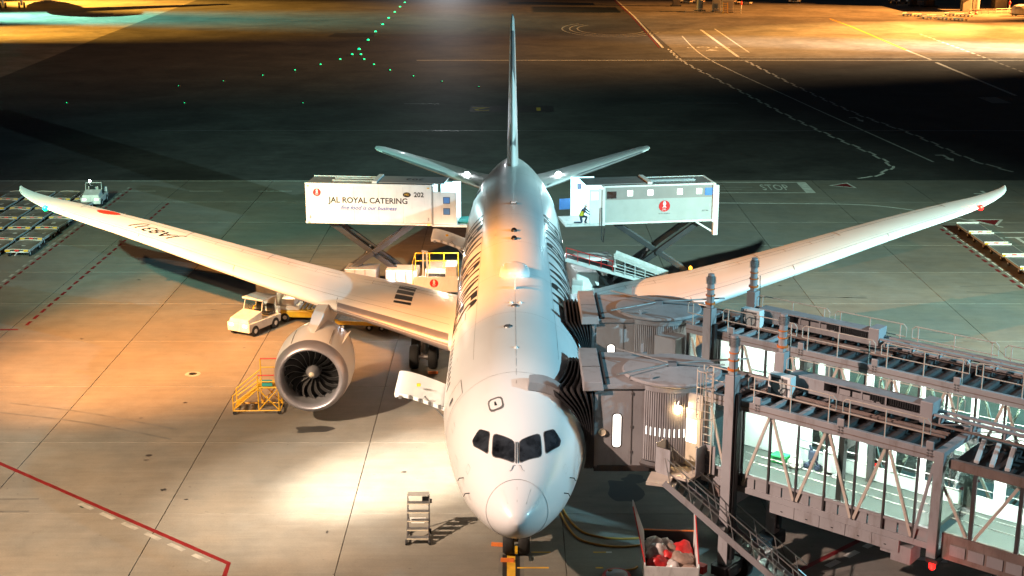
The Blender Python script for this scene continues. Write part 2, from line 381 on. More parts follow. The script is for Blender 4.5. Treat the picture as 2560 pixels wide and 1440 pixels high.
line('white_line', [(-60, 80.5), (-13, 80.5)], 0.16, 'pwhite')
line('white_line', [(-60, 71.1 + .35), (-13, 71.1 + .35)], 0.12, 'pfaint')
for x in (-46.6, -40.7, -34.7, -28.7, -22.6, -16.5): line('white_dash', [(x, 75.8), (x + 3, 75.8)], 0.14, 'pwhite')
dashes('red_dash', (-29.3, 70.6), (-29.2, 34.7), 27, 0.62, 0.2, 'pred')
line('red_dash', [(-30.6, 34.3), (-29.4, 34.35)], .22, 'pred')
dashes('red_dash', (-34.15, 77.0), (-33.75, 36.0), 31, 0.62, 0.19, 'pred')
dashes('white_dash', (-34.5, 77.6), (-34.1, 36.6), 31, 0.55, 0.2, 'pfaint')
dashes('red_dash', (33.45, 61.0), (33.55, 36.0), 18, 0.58, 0.24, 'pred')
dashes('white_dash', (33.9, 61.6), (34.0, 36.6), 18, 0.66, 0.26, 'pwhite')
line('red_line', [(-38, 25.9), (-23.1, 14.0), (-10.85, 4.25), (-10.75, 2.0), (-10.7, -8)], 0.21, 'pred')
dashes('white_dash', (-18.2, 9.7), (-11.2, 4.05), 6, 0.62, 0.22, 'pfaint')
line('red_line', [(6.4, -0.2), (10.8, 3.7), (14.3, 6.8), (22, 13.6)], 0.22, 'pred')
dashes('white_dash', (11.9, 4.0), (17.4, 8.85), 6, 0.6, 0.28, 'pwhite')
line('white_line', [(14.9, 4.85), (16.6, 4.45)], 0.3, 'pwhite')
# stop box, curve and lane lines to the right of the stand
line('white_line', [(13, 79.9), (26.7, 79.9)], 0.32, 'pwhite'); line('white_line', [(13, 75.1), (26.4, 75.1)], 0.2, 'pwhite')
line('white_line', [(26.35, 80.0), (26.25, 75.0)], 0.85, 'pwhite', z=0.008)
ground_text('stop_lettering', "STOP", 23.5, 77.4, 1.05, 0, 'pwhite', apron, 3.4)
for y, a, b in ((78.9, 14, 19.2), (78.0, 14, 18.6), (76.6, 14, 20.4), (77.6, 15.5, 21.5)): line('white_line', [(a, y), (b, y)], 0.14, 'pfaint')
line('white_line', [tuple(p[:2]) for p in smooth_path([(13, 70.9, 0), (21, 70.6, 0), (28.4, 70.2, 0), (31.8, 68.9, 0), (34.8, 66.2, 0), (38.5, 61.5, 0)])], 0.22, 'pwhite')
zigzag('zigzag_dash', [(28.0, 204.9), (28.1, 182.7), (31.2, 146.5), (33.5, 120), (35.3, 105.1), (36.7, 95), (36.9, 88.8), (36.1, 86.3), (33.5, 82.6), (31.0, 81.2)], 0.30, 2.0, 'pwhite', taxi)
zigzag('zigzag_dash', [(38.6, 184.6), (40, 153.3), (41.9, 125.1), (44.4, 107.9), (45.8, 91.5), (48.2, 84.0)], 0.30, 2.0, 'pwhite', taxi)
line('white_line', [tuple(p[:2]) for p in smooth_path([(33.5, 230.8, 0), (32.7, 189, 0), (37, 138.1, 0), (39.6, 110.8, 0), (41.6, 90.4, 0)])], 0.24, 'pwhite', taxi)
line('white_line', [(39.2, 245.9), (38.3, 191)], 0.55, 'pwhite', taxi); line('white_line', [(42.4, 247.9), (41.4, 198.4)], 0.26, 'pwhite', taxi)
line('yellow_line', [(72.8, 275.4), (72.5, 253), (70.1, 202.7)], 0.6, 'pyellow', taxi); line('white_line', [(70.1, 202.7), (69.7, 186.5)], 0.5, 'pwhite', taxi)
line('white_line', [(69.3, 182.1), (67.6, 140.6)], 0.55, 'pwhite', taxi)
dashes('white_dash', (82.0, 235.4), (79.7, 187.8), 14, 0.6, 0.45, 'pwhite', taxi); dashes('white_dash', (79.7, 187.8), (78.0, 160), 8, 0.6, 0.4, 'pfaint', taxi)
line('white_line', [(28.7, 343.5), (28.5, 284), (27.2, 207.1)], 0.4, 'pwhite', taxi); line('red_line', [(28.1, 343.5), (27.9, 284), (26.6, 207.1)], 0.3, 'pred', taxi)
ground_text('stop_lettering', "STOP", 35.5, 207.6, 3.4, math.pi, 'pwhite', taxi)
for (x, y, r) in ((35.4, 202.6, 1.2),): MB().add([(x - r, y - .8, .004), (x + r, y - .8, .004), (x, y + 1.5, .004)], [(0, 1, 2)]).build('white_triangle', 'pwhite', taxi)
for (x, y) in ((41.1, 118.9), (43.65, 92.8)):   # turn arrows
    MB().add([(x + .1, y - 2.0, .004), (x + .55, y - .4, .004), (x + .22, y - .4, .004), (x + .25, y + 1.7, .004), (x - .75, y + 1.7, .004), (x - .75, y + 1.25, .004), (x - .1, y + 1.25, .004), (x - .02, y - .4, .004), (x - .35, y - .4, .004)], [tuple(range(9))]).build('white_arrow', 'pwhite', taxi)
def redtri(pts):
    cx = sum(p[0] for p in pts) / 3; cy = sum(p[1] for p in pts) / 3
    MB().add([(cx + (x - cx) * 1.35, cy + (y - cy) * 1.35, .005) for x, y in pts], [(0, 1, 2)]).build('triangle_border', 'pwhite', apron)
    MB().add([(x, y, .009) for x, y in pts], [(0, 1, 2)]).build('red_triangle', 'pred', apron)
redtri([(28.9, 78.4), (30.4, 79.4), (30.6, 77.5)]); redtri([(37.0, 64.2), (39.1, 64.1), (38.1, 62.3)])
line('white_line', [(40.5, 74.7), (42.7, 74.6)], 0.34, 'pwhite'); line('white_line', [(41.55, 75.9), (41.6, 73.5)], 0.33, 'pwhite', z=0.008)
line('white_line', [(36.9, 59.7), (52, 59.7)], 0.3, 'pwhite'); ground_text('stop_lettering', "STOP", 39.6, 57.0, 3.0, 0, 'pwhite', apron)
# nose wheel guide line
line('guide_line_border', [(-0.08, 5.0), (-0.08, -9)], 0.66, 'pblack', z=0.004); line('guide_line', [(-0.08, 5.0), (-0.08, -9)], 0.32, 'pyellow', z=0.008)
for (x0, x1, y) in ((0.7, 1.45, 5.2), (0.15, 1.35, 3.9), (3.1, 3.6, 5.2), (3.12, 3.4, 3.9)): line('stop_mark', [(x0, y), (x1, y)], 0.11, 'pyellow')
line('stop_mark', [(3.6, 5.2), (3.82, 5.2)], 0.11, 'pwhite')
# pit cover, oil stains
MB().lathe([(0.004, 0.42), (0.01, 0.40), (0.012, 0.0)], (-17.2, 26.3, 0), 'z', 24).build('pit_cover', 'pfaint', apron)
MB().lathe([(0.014, 0.22), (0.015, 0.0)], (-17.2, 26.3, 0), 'z', 20).build('pit_cover', 'pblack', apron)
def blob(cx, cy, rx, ry, m, seed, z=0.004):
    rr = random.Random(seed); n = 26; ph = [rr.uniform(0, 6.28) for _ in range(4)]
    vs = [(cx + rx * math.cos(t) * (1 + .16 * math.sin(3 * t + ph[0]) + .10 * math.sin(5 * t + ph[1])), cy + ry * math.sin(t) * (1 + .18 * math.sin(2 * t + ph[2]) + .1 * math.sin(4 * t + ph[3])), z) for t in [2 * math.pi * k / n for k in range(n)]]
    MB().add(vs, [tuple(range(n))]).build('oil_stain', m, apron)
blob(4.75, 11.0, 0.75, 1.3, 'oil', 3); blob(5.3, 12.3, .5, .45, 'oil', 5, .006)
blob(-9.6, 18.2, .9, .5, 'oil', 8)
rt = random.Random(11)
def mark(pts, wd, m='tyremark', z=.0022): line('tyre_mark', [tuple(p[:2]) for p in smooth_path([(x, y, 0) for x, y in pts], 10)], wd, m, z=z)
for i in range(9):
    x = rt.uniform(-30, -8); y = rt.uniform(8, 60); a = rt.uniform(-.4, .4); r_ = rt.uniform(6, 14)
    for off in (0, 1.25): mark([(x + off * .3, y + off), (x + r_ * .5, y + off + a * r_ * .4), (x + r_, y + off + a * r_)], .16)
for i in range(5):
    x = rt.uniform(10, 30); y = rt.uniform(30, 62)
    for off in (0, 1.3): mark([(x, y + off), (x + 6, y + off + rt.uniform(-1, 1)), (x + 11, y + off + rt.uniform(-1, 1))], .15)
for x in (-.45, .3): mark([(x, 5.2), (x, -9)], .22)
for i in range(46): blob(rt.uniform(-26, 18), rt.uniform(2, 50), rt.uniform(.04, .16), rt.uniform(.04, .12), 'oil', 100 + i, .003)
# trench drains across the taxiway and seams; far ones' white imitates reflected light
for y, x0, x1, wd in ((185.4, -16, 200, 0.9), (189.2, 38, 200, 0.6), (110.3, -40, 120, 0.40), (132.5, -14, -9.5, .3), (133.1, 19, 29, .35)):
    line('drain_grating' if y < 150 else 'white_line', [(x0, y), (x1, y)], wd * .7, 'steel' if y < 150 else 'pwhite', taxi)
# painted stand signs on the taxiway
for x0, x1, y0, y1, chars in ((-5.35, 5.1, 124.9, 130.7, ((-4.0, "2"), (3.2, "1"))), (64.5, 72, 133.3, 139.0, ())):
    MB().add([(x0, y0, .002), (x1, y0, .002), (x1, y1, .002), (x0, y1, .002)], [(0, 1, 2, 3)]).build('sign_panel', 'pblack', taxi)
    for cx, ch in chars: ground_text('sign_lettering', ch, cx, (y0 + y1) / 2, 5.2, math.pi, 'pyellow', taxi, .8)
MB().add([(61.9, 133.1, .002), (64.4, 133.1, .002), (64.4, 139.0, .002), (61.9, 139.0, .002)], [(0, 1, 2, 3)]).build('sign_panel', 'pfaint', taxi)
MB().add([(-36.5, 229, .002), (-27.5, 229, .002), (-28, 238, .002), (-36, 238, .002)], [(0, 1, 2, 3)]).build('sign_panel', 'pblack', taxi)
for k in range(3):
    path = [(20.5 + (7 + k * 1.6) * math.cos(t), 247 + (13 + 2.6 * k) * math.sin(t)) for t in [2.2 + i * 0.16 for i in range(24)]]
    line('tyre_mark', path, 0.35, 'pfaint', taxi)

# taxiway edge and centre-line lights
GL = [(-29.1, 331.6), (-29.0, 314.3), (-28.8, 295.7), (-28.6, 276.5), (-28.3, 258.3), (-28.1, 240), (-27.7, 221.3), (-27.5, 203.4)]
GA = [(-27.7, 194.3), (-28.8, 186.4), (-31, 178.5), (-33.9, 170.5), (-37.7, 163.6), (-42.2, 156.6), (-47.4, 150.9)]
GB = [(-26.2, 194.3), (-24.8, 186.4), (-22.4, 178.5), (-19.1, 170.5), (-14.9, 162.5), (-10.3, 156.1), (-4.8, 150)]
GC = [(-57.6, 133), (-42.4, 133), (-27.1, 133)]
base = MB().lathe([(0, .26), (0.05, .25), (0.06, .20), (0.061, 0)], (0, 0, 0), 'z', 12).build('light_base', 'darkmetal')
def taxilight(i, p, size, label):
    t = thing('taxiway_light', label, 'taxiway light', (p[0], p[1], -0.005), 0, 'green taxiway lights')
    b = base if i == 0 else base.copy()
    if i: C.objects.link(b)
    b.parent = t
    MB().lathe([(0.05, size), (0.05 + size * .6, size * .8), (0.05 + size, .01)], (0, 0, 0), 'z', 10).build('lens', 'e_green', t, smooth=True)
n = 0; ORDS = ('first', 'second', 'third', 'fourth', 'fifth', 'sixth', 'seventh', 'eighth')
for L_, lab, sz in ((GL, "green light in the straight row up the dark taxiway, %s from the fork", .27), (GA, "green light on the branch curving left across the dark taxiway, %s from the fork", .17), (GB, "green light on the branch curving right towards the tail fin, %s from the fork", .17), (GC, "faint green light in the level row across the dark taxiway, %s from the left", .06)):
    for k, p in enumerate(L_):
        taxilight(n, p, sz * (1 if L_ is GL else max(.3, 1.2 - .17 * k)), lab % ORDS[(len(L_) - 1 - k) if L_ is GL else k]); n += 1

# ================================================================== AIRLINER
FUS = [(0, 0.02, 3.97, 3.93), (.08, .25, 4.17, 3.70), (.25, .46, 4.36, 3.47), (.6, .78, 4.62, 3.17), (1.2, 1.15, 4.95, 2.86), (2.0, 1.54, 5.38, 2.56), (3.1, 2.00, 6.05, 2.25), (4.4, 2.38, 6.83, 2.06), (5.5, 2.58, 7.28, 1.97), (7, 2.77, 7.60, 1.90), (8.5, 2.86, 7.73, 1.88), (10.5, 2.885, 7.80, 1.87), (20, 2.885, 7.80, 1.87), (36, 2.885, 7.80, 1.87), (39, 2.86, 7.80, 2.05), (42, 2.72, 7.79, 2.65), (45, 2.42, 7.75, 3.45), (48, 1.95, 7.62, 4.35), (51, 1.38, 7.4, 5.2), (53.5, .85, 7.1, 5.85), (55.3, .42, 6.85, 6.3), (56.3, .1, 6.65, 6.5)]
def pchip(T, k, x):
    n = len(T)
    if x <= T[0][0]: return T[0][k]
    if x >= T[-1][0]: return T[-1][k]
    i = 0
    while T[i + 1][0] < x: i += 1
    def d(j): return (T[j + 1][k] - T[j][k]) / (T[j + 1][0] - T[j][0])
    def m(j):
        if j == 0: return d(0)
        if j == n - 1: return d(n - 2)
        a, b = d(j - 1), d(j)
        return 0 if a * b <= 0 else 2 * a * b / (a + b)
    h = T[i + 1][0] - T[i][0]; t = (x - T[i][0]) / h
    return ((2 * t ** 3 - 3 * t * t + 1) * T[i][k] + (t ** 3 - 2 * t * t + t) * h * m(i) + (-2 * t ** 3 + 3 * t * t) * T[i + 1][k] + (t ** 3 - t * t) * h * m(i + 1))
def fus_pt(y, th, off=0.0):
    w_ = pchip(FUS, 1, y) + off; zt = pchip(FUS, 2, y) + off; zb = pchip(FUS, 3, y) - off
    return (w_ * math.sin(th), y, (zt + zb) / 2 + (zt - zb) / 2 * math.cos(th))

plane = thing('airliner', "white twin-engine airliner parked nose-on in the middle of the stand", 'airliner', (0.13, -0.7, 0), 0.0032)
ys = [0, .03, .08, .15, .25, .4, .6, .9, 1.2, 1.6, 2.0, 2.5, 3.1, 3.7, 4.4, 5, 5.5, 6.2, 7, 8, 9, 10.5, 12] + [14 + 2 * i for i in range(12)] + [37.5, 39, 40.5, 42, 43.5, 45, 46.5, 48, 49.5, 51, 52.3, 53.5, 54.5, 55.3, 56, 56.3]
NT = 72
MB().loft([[fus_pt(y, 2 * math.pi * k / NT) for k in range(NT)] for y in ys]).build('fuselage', 'skin', plane, smooth=True)
def surf(off): return lambda y, th: fus_pt(y, th, off)
def fpoly(name, pts, m, off=0.008, maxlen=0.12, parent=None): return conform(name, pts, [tuple(range(len(pts)))], surf(off), m, parent or plane, maxlen)
def fline(name, pts, wd, m='line', off=0.006, closed=False):
    """thin seam drawn along (y, theta) points on the skin"""
    P = [Vector(fus_pt(y, t, off)) for y, t in pts]
    if closed: P.append(P[0])
    mb = MB(); n = len(P); a = []; b = []
    for i, p in enumerate(P):
        d = (P[min(i + 1, n - 1)] - P[max(i - 1, 0)]).normalized(); ctr = Vector((0, p.y, 4.85)); nn = (p - ctr).normalized(); s_ = d.cross(nn).normalized() * (wd / 2)
        a.append(tuple(p + s_)); b.append(tuple(p - s_))
    return mb.add(a + b, [(i, i + 1, n + i + 1, n + i) for i in range(n - 1)]).build(name, m, plane)
# windscreen
for s in (-1, 1):
    front = [(3.22, .41), (2.78, .05), (1.98, .06), (2.42, .52)]; side = [(3.66, .66), (3.34, .48), (2.60, .60), (3.24, .84), (3.48, .84)]
    for nm, q in (('windscreen_pane', front), ('side_windscreen_pane', side)):
        q = [(y, t * s) for y, t in q]
        c = (sum(y for y, t in q) / len(q), sum(t for y, t in q) / len(q))
        rim = [(c[0] + (y - c[0]) * 1.07, c[1] + (t - c[1]) * 1.07) for y, t in q]
        def rnd(P, k=.14):
            o = []
            for i, p in enumerate(P):
                a, b = P[i - 1], P[(i + 1) % len(P)]
                o += [(p[0] + (a[0] - p[0]) * k, p[1] + (a[1] - p[1]) * k), (p[0] + (a[0] - p[0]) * k * .3 + (b[0] - p[0]) * k * .3, p[1] + (a[1] - p[1]) * k * .3 + (b[1] - p[1]) * k * .3), (p[0] + (b[0] - p[0]) * k, p[1] + (b[1] - p[1]) * k)]
            return o
        fpoly('window_seal', rnd(rim), 'line', 0.006); fpoly(nm, rnd(q), 'cockpit', 0.014)
    fline('wiper', [(1.88, .045 * s), (1.86, .09 * s), (1.72, .13 * s), (1.66, .19 * s)], .025, 'letter', .03)
    fline('wiper', [(1.95, .025 * s), (2.75, .018 * s)], .03, 'steel', .025)
fline('radome_seam', [(1.0 + .34 * math.exp(-(t / 1.15) ** 2), t) for t in [-math.pi + math.pi * i / 40 for i in range(81)]], .034)
for t in (-.85, -.45, 0, .45, .85): fline('lightning_strip', [(1.05, t), (.5, t)], .012, 'pfaint')
# escape hatch
h = [(4.56, -.43), (4.58, -.24), (4.17, -.22), (4.13, -.41)]
fpoly('hatch_border', rnd([(4.64, -.46), (4.66, -.22), (4.10, -.19), (4.05, -.43)], .25), 'line', .006); fpoly('escape_hatch', rnd(h, .25), 'skin', .011)
fpoly('hatch_mark', [(4.46, -.345), (4.46, -.325), (4.27, -.30), (4.28, -.345)], 'letter', .015)
# doors, cargo openings, windows
def outline(y0, y1, t0, t1, n=6):
    return [(y0, t0 + (t1 - t0) * i / n) for i in range(n)] + [(y0 + (y1 - y0) * i / n, t1) for i in range(n)] + [(y1, t1 + (t0 - t1) * i / n) for i in range(n)] + [(y1 + (y0 - y1) * i / n, t0) for i in range(n)]
DOORS = (6.1, 14.6, 29.6, 42.2)
for s in (-1, 1):
    for d in DOORS:
        fline('door_outline', outline(d, d + 1.07, s * .86, s * 1.58), .03, closed=True)
        fpoly('door_window', rnd([(d + .42, s * 1.08), (d + .66, s * 1.08), (d + .66, s * 1.20), (d + .42, s * 1.20)], .3), 'window', .009)
fpoly('open_doorway', outline(42.25, 43.2, .87, 1.57), 'e_cyan', .010)
fpoly('open_doorway', outline(42.25, 43.2, -.87, -1.57), 'rubber', .010)
for s in (-1, 1):
    y = 8.4
    while y < 41.5:
        if not any(d - .35 < y < d + 1.3 for d in DOORS):
            fpoly('cabin_window', rnd([(y, s * 1.13), (y + .28, s * 1.13), (y + .28, s * 1.29), (y, s * 1.29)], .35), 'window', .006, .3)
        y += .60
# lettering down both sides
vs, fs = text2d("JAPAN AIRLINES", 2.35, res=3, space=1.05, bold=0.055)
xs = [v[0] for v in vs]; x0, x1 = min(xs), max(xs); L0 = 18.6
sc = L0 / (x1 - x0)
conform('lettering', vs, fs, lambda u, v: fus_pt(15.7 + (u - x0) * sc, 1.04 - v / 2.35, .007), 'letter', plane, .3)
conform('lettering', vs, fs, lambda u, v: fus_pt(15.7 + L0 - (u - x0) * sc, -1.04 + v / 2.35, .007), 'letter', plane, .3)
# circumferential skin joints
for y in (5.9, 12.4, 18.9, 25.1, 31.6, 38.0, 44.0): fline('skin_joint', [(y, -1.7 + .1 * i) for i in range(35)], .020, 'seam', .004)
for t in (-1.38, -.62, .62, 1.38): fline('skin_seam', [(8 + .75 * i, t) for i in range(46)], .016, 'seam', .004)
fline('skin_seam', [(5.2 + .75 * i, 0.0) for i in range(17)], .014, 'seam', .004)
for s in (-1, 1):
    for y, t, a, b in ((4.9, 1.15, .30, .10), (9.6, .95, .4, .14), (12.9, 1.5, .5, .16), (2.7, 1.1, .22, .14), (3.7, 1.35, .3, .16), (7.9, 1.62, .35, .12)):
        fline('access_panel', outline(y, y + a, s * t, s * (t + b), 3), .014, 'seam', .005, closed=True)
# antennas on the crown
MB().loft([[(w_ * math.cos(a) * r, 18.9 + 1.0 * math.copysign(abs(math.sin(a)) ** .7, math.sin(a)) * r, 7.72 + z) for a in [2 * math.pi * k / 24 for k in range(24)]] for w_, r, z in ((.72, 1, 0), (.70, .98, .18), (.62, .93, .32), (.45, .8, .40), (.2, .4, .43))]).build('satellite_dome', 'skin', plane, smooth=True)
for y in (25.6, 27.4): MB().loft([[(.16 * math.cos(a) * r, y + .30 * math.sin(a) * r, 7.79 + z) for a in [2 * math.pi * k / 16 for k in range(16)]] for r, z in ((1, 0), (.9, .09), (.5, .15), (.1, .16))]).build('antenna_fairing', 'rubber', plane, smooth=True)
MB().cbox((0, 34.2, 7.86), (.42, .30, .14)).build('antenna_fairing', 'line', plane, bevel=.04)
MB().cbox((0, 34.15, 7.88), (.3, .2, .14)).build('antenna_fairing', 'skin', plane, bevel=.03)
for x, y, hh, ln in ((0, 15.9, .55, .45), (0, 50.0, .4, .4)): MB().loft([[(x - .03, y, 7.78), (x + .03, y, 7.78), (x + .03, y + ln, 7.78), (x - .03, y + ln, 7.78)], [(x - .015, y + .2, 7.78 + hh), (x + .015, y + .2, 7.78 + hh), (x + .015, y + ln, 7.78 + hh), (x - .015, y + ln, 7.78 + hh)]]).build('blade_antenna', 'skin', plane)
for x, y, r in ((0, 13.3, .12), (-.3, 10.4, .13), (-.18, 13.8, .06), (.22, 13.8, .06), (0, 7.9, .06)):
    z = fus_pt(y, math.asin(max(-1, min(1, x / 2.85))))[2]
    MB().lathe([(-.02, r * 1.5), (.03, r * 1.3), (.07, r * .7), (.08, .01)], (x, y, z), 'z', 14).build('antenna_fairing', 'steel' if r > .1 else 'white', plane, smooth=True)
for s in (-1, 1):
    for y, t in ((2.3, 1.52), (2.9, 1.40)):
        p = Vector(fus_pt(y, t * s)); MB().tube([p, p + Vector((.16 * s, 0, -.02)), p + Vector((.20 * s, -.18, -.04))], .018, 6).build('pitot_probe', 'darkmetal', plane)
# belly fairing
BF = [(15.5, 1.9, 1.95, 3.0), (17.5, 2.6, 1.55, 3.6), (20, 3.05, 1.35, 4.2), (25, 3.15, 1.30, 4.3), (30, 3.05, 1.38, 4.1), (33, 2.7, 1.6, 3.5), (36, 2.0, 1.95, 2.8)]
MB().loft([[(pchip(BF, 1, y) * math.sin(a), y, (pchip(BF, 2, y) + pchip(BF, 3, y)) / 2 + (pchip(BF, 3, y) - pchip(BF, 2, y)) / 2 * math.cos(a)) for a in [2 * math.pi * k / 36 for k in range(36)]] for y in [15.5 + .85 * i for i in range(25)]]).build('belly_fairing', 'skin', plane, smooth=True)

# ---- lifting surfaces
def foil(c, t, camber=.018):
    th = 5 * t * (.2969 * math.sqrt(c) - .1260 * c - .3516 * c * c + .2843 * c ** 3 - .1015 * c ** 4)
    return camber * 4 * c * (1 - c), th
CS = [(.5 - .5 * math.cos(math.pi * i / 18)) for i in range(19)]
W = [(0, 18.0, 13.2, 3.55, .14, 2.2), (2.9, 20.0, 10.8, 3.75, .14, 2.4), (6.2, 22.2, 9.2, 4.15, .125, 1.5), (9.7, 24.5, 7.4, 4.55, .115, 1.0), (15, 27.9, 5.9, 5.3, .105, .2), (21.5, 32.0, 4.25, 6.35, .10, -.6), (25.8, 34.5, 3.1, 7.05, .095, -1), (27.6, 35.8, 2.35, 7.32, .09, -1), (29.0, 37.3, 1.55, 7.55, .09, -1), (29.8, 38.6, .85, 7.70, .09, -1), (30.06, 39.5, .25, 7.78, .09, -1)]
def wsec(X): return [pchip(W, k, X) for k in range(1, 6)]
def wpt(X, c, side, s, off=0.0):
    yl, ch, z, t, tw = wsec(X); cam_, th = foil(c, t)
    y = yl + ch * c; zz = z + ch * (cam_ + side * th) - math.tan(R(tw)) * ch * c + side * off
    return (s * X, y, zz)
SP = [1.5, 2.9, 4, 5, 6.2, 7.5, 9.7, 12, 15, 18, 21.5, 24, 25.8, 26.8, 27.6, 28.4, 29.0, 29.45, 29.8, 30.0, 30.06]
def wing_xy(s, off):       # lay a drawing given in plan (x, y) on the upper skin
    def f(x, y):
        X = abs(x); yl, ch, z, t, tw = wsec(X); return wpt(X, max(0, min(1, (y - yl) / ch)), 1, s, off)
    return f
for s in (-1, 1):
    wing = MB().loft([[wpt(X, c, 1, s) for c in CS[::-1]] + [wpt(X, c, -1, s) for c in CS[1:-1]] for X in SP]).build('wing', 'wingp', plane, smooth=True)
    for a, b in ((3.2, 9.0), (9.1, 14.9), (15.0, 20.9), (21.0, 26.6)):     # slats
        rg = [a + (b - a) * i / 8 for i in range(9)]; cf = [0, .004, .015, .03, .05]
        MB().loft([[wpt(X, c, 1, s, .012) for c in cf[::-1]] + [wpt(X, c, -1, s, .012) for c in cf[1:]] for X in rg], closed=False).build('slat', 'lip' if a < 5 else 'wingp', wing, smooth=True)
    def wl(name, pts, wd=.03, m='line', off=.006):
        P = [Vector(wpt(X, c, 1, s, off)) for X, c in pts]; n = len(P); a = []; b = []
        for i, p in enumerate(P):
            d = (P[min(i + 1, n - 1)] - P[max(i - 1, 0)]).normalized(); q = d.cross(Vector((0, 0, 1))).normalized() * wd / 2
            a.append(tuple(p + q)); b.append(tuple(p - q))
        MB().add(a + b, [(i, i + 1, n + i + 1, n + i) for i in range(n - 1)]).build(name, m, wing)
    rng = lambda a, b, c, n=14: [(a + (b - a) * i / n, c if not callable(c) else c(i / n)) for i in range(n + 1)]
    wl('slat_seam', rng(3.2, 26.6, .13)); wl('flap_seam', rng(3.2, 8.9, .72)); wl('flap_seam', rng(9.4, 18.4, .74)); wl('aileron_seam', rng(18.8, 25.4, .76)); wl('spoiler_seam', rng(4.2, 18.2, .60), .02)
    wl('tank_seam', rng(3.2, 26.6, .2), .016, 'pfaint')
    for X in (9.2, 13.6, 18.6, 25.4): wl('flap_seam', [(X, .60 + .4 * i / 6) for i in range(7)], .03)
    for X in (6.0, 7.6, 10.8, 12.4, 15.2, 16.8): wl('spoiler_seam', [(X, .60 + .14 * i / 4) for i in range(5)], .02)
    for X in (9.05, 15, 21): wl('slat_seam', [(X, .0 + .13 * i / 4) for i in range(5)], .03)
    for X in (6.5, 11.5, 16.2, 20.4):      # flap track fairings
        p = wpt(X, .62, -1, s); q = wpt(X, 1.0, -1, s)
        MB().tube([(p[0], p[1] - .4, p[2]), (p[0], p[1] + .7, p[2] - .25), (q[0], q[1] - .3, q[2] - .34), (q[0], q[1] + .45, q[2] - .22)], [.05, .24, .20, .04], 10).build('flap_track_fairing', 'wingp', wing, smooth=True)
    nl = wpt(27.25, .01, 1, s)
    MB().lathe([(-.17, .01), (-.12, .13), (.0, .18), (.12, .14)], (nl[0], nl[1] - .03, nl[2] - .02), 'y', 14).build('navigation_light', 'e_green' if s < 0 else 'e_red', wing, smooth=True)
    d = bpy.data.lights.new('navigation_lamp', 'POINT'); d.energy = 130; d.color = (.05, 1, .3) if s < 0 else (1, .08, .03); d.shadow_soft_size = .08
    o = bpy.data.objects.new('navigation_lamp', d); C.objects.link(o); o.parent = plane; o.location = (nl[0], nl[1] - .35, nl[2] + .15)
    for X in (23.0, 24.5, 26): 
        q = wpt(X, .995, 1, s); MB().beam(q, (q[0], q[1] + .28, q[2] + .03), .02).build('static_wick', 'line', wing)
# wing art on the right-hand wing
vs, fs = text2d("JA831J", 1.55, res=3, bold=.01)
ang = math.atan2(.63, -1.0)
def on_wing(cx, cy, rot, sx=1.0): 
    c, si = math.cos(rot), math.sin(rot); f = wing_xy(-1, .008)
    return lambda u, v: f(cx + u * c * sx - v * si, cy + u * si * sx + v * c)
wing_s = [o for o in plane.children if o.name.startswith('wing')][0]
conform('registration', vs, fs, on_wing(-20.35, 33.2, ang, .78), 'letter', wing_s, .5)
conform('red_disc', *disc2d(.66), on_wing(-23.75, 36.05, 0), 'letterorange', wing_s, .4)
f = wing_xy(-1, .009)
for k, (ya, yb) in enumerate(((24.0, 24.45), (24.75, 25.7), (26.0, 27.0), (27.3, 28.2), (28.45, 29.0))):
    sh = .25
    conform('walkway_stripe', [(-6.15, ya + (sh if k else .35)), (-5.25, ya), (-5.25, yb), (-6.15, yb + (sh if k < 4 else -.25))], [(0, 1, 2, 3)], f, 'letter', wing_s, .3)
# tailplane and fin
for s in (-1, 1):
    T = [(.6, 46.6, 6.4, 5.72, .10), (2.2, 48.1, 5.3, 5.98, .10), (9.3, 54.1, 2.35, 7.35, .095), (9.75, 54.6, 1.75, 7.43, .09), (9.92, 55.2, .95, 7.46, .08)]
    tp = MB().loft([[(s * X, yl + ch * c, z + ch * foil(c, t, 0)[1]) for c in CS[::-1]] + [(s * X, yl + ch * c, z - ch * foil(c, t, 0)[1]) for c in CS[1:-1]] for X, yl, ch, z, t in T]).build('tailplane', 'wingp', plane, smooth=True)
    def tpt(X, c, off):
        yl, ch, z, t = [pchip(T, k, X) for k in range(1, 5)]; return (s * X, yl + ch * c, z + ch * foil(c, t, 0)[1] + off)
    a = [tpt(2.4 + .6 * i, .70, .006) for i in range(12)]; b = [tpt(2.4 + .6 * i, .71, .006) for i in range(12)]
    MB().add(a + b, [(i, i + 1, 13 + i, 12 + i) for i in range(11)]).build('elevator_seam', 'line', tp)
    cf = [0, .006, .02, .045]
    MB().loft([[(s * X, pchip(T, 1, X) + pchip(T, 2, X) * c, pchip(T, 3, X) + sd * (pchip(T, 2, X) * foil(c, pchip(T, 4, X), 0)[1] + .008)) for c, sd in [(c, 1) for c in cf[::-1]] + [(c, -1) for c in cf[1:]]] for X in [2.3 + .7 * i for i in range(11)]], closed=False).build('leading_edge', 'metal', tp, smooth=True)
    lp = tpt(3.15, .28, .03)
    MB().lathe([(-.05, .2), (.08, .2), (.18, .14), (.22, .01)], lp, 'z', 14).build('logo_light', 'e_white', tp, smooth=True)
    d = bpy.data.lights.new('logo_lamp', 'SPOT'); d.energy = 2600; d.spot_size = R(80); d.spot_blend = .6; d.color = (.85, .92, 1); d.shadow_soft_size = .08
    o = bpy.data.objects.new('logo_lamp', d); C.objects.link(o); o.parent = plane; o.location = (lp[0], lp[1], lp[2] + .2)
    o.rotation_euler = (Vector((0, 52, 12)) - Vector(o.location)).to_track_quat('-Z', 'Y').to_euler()
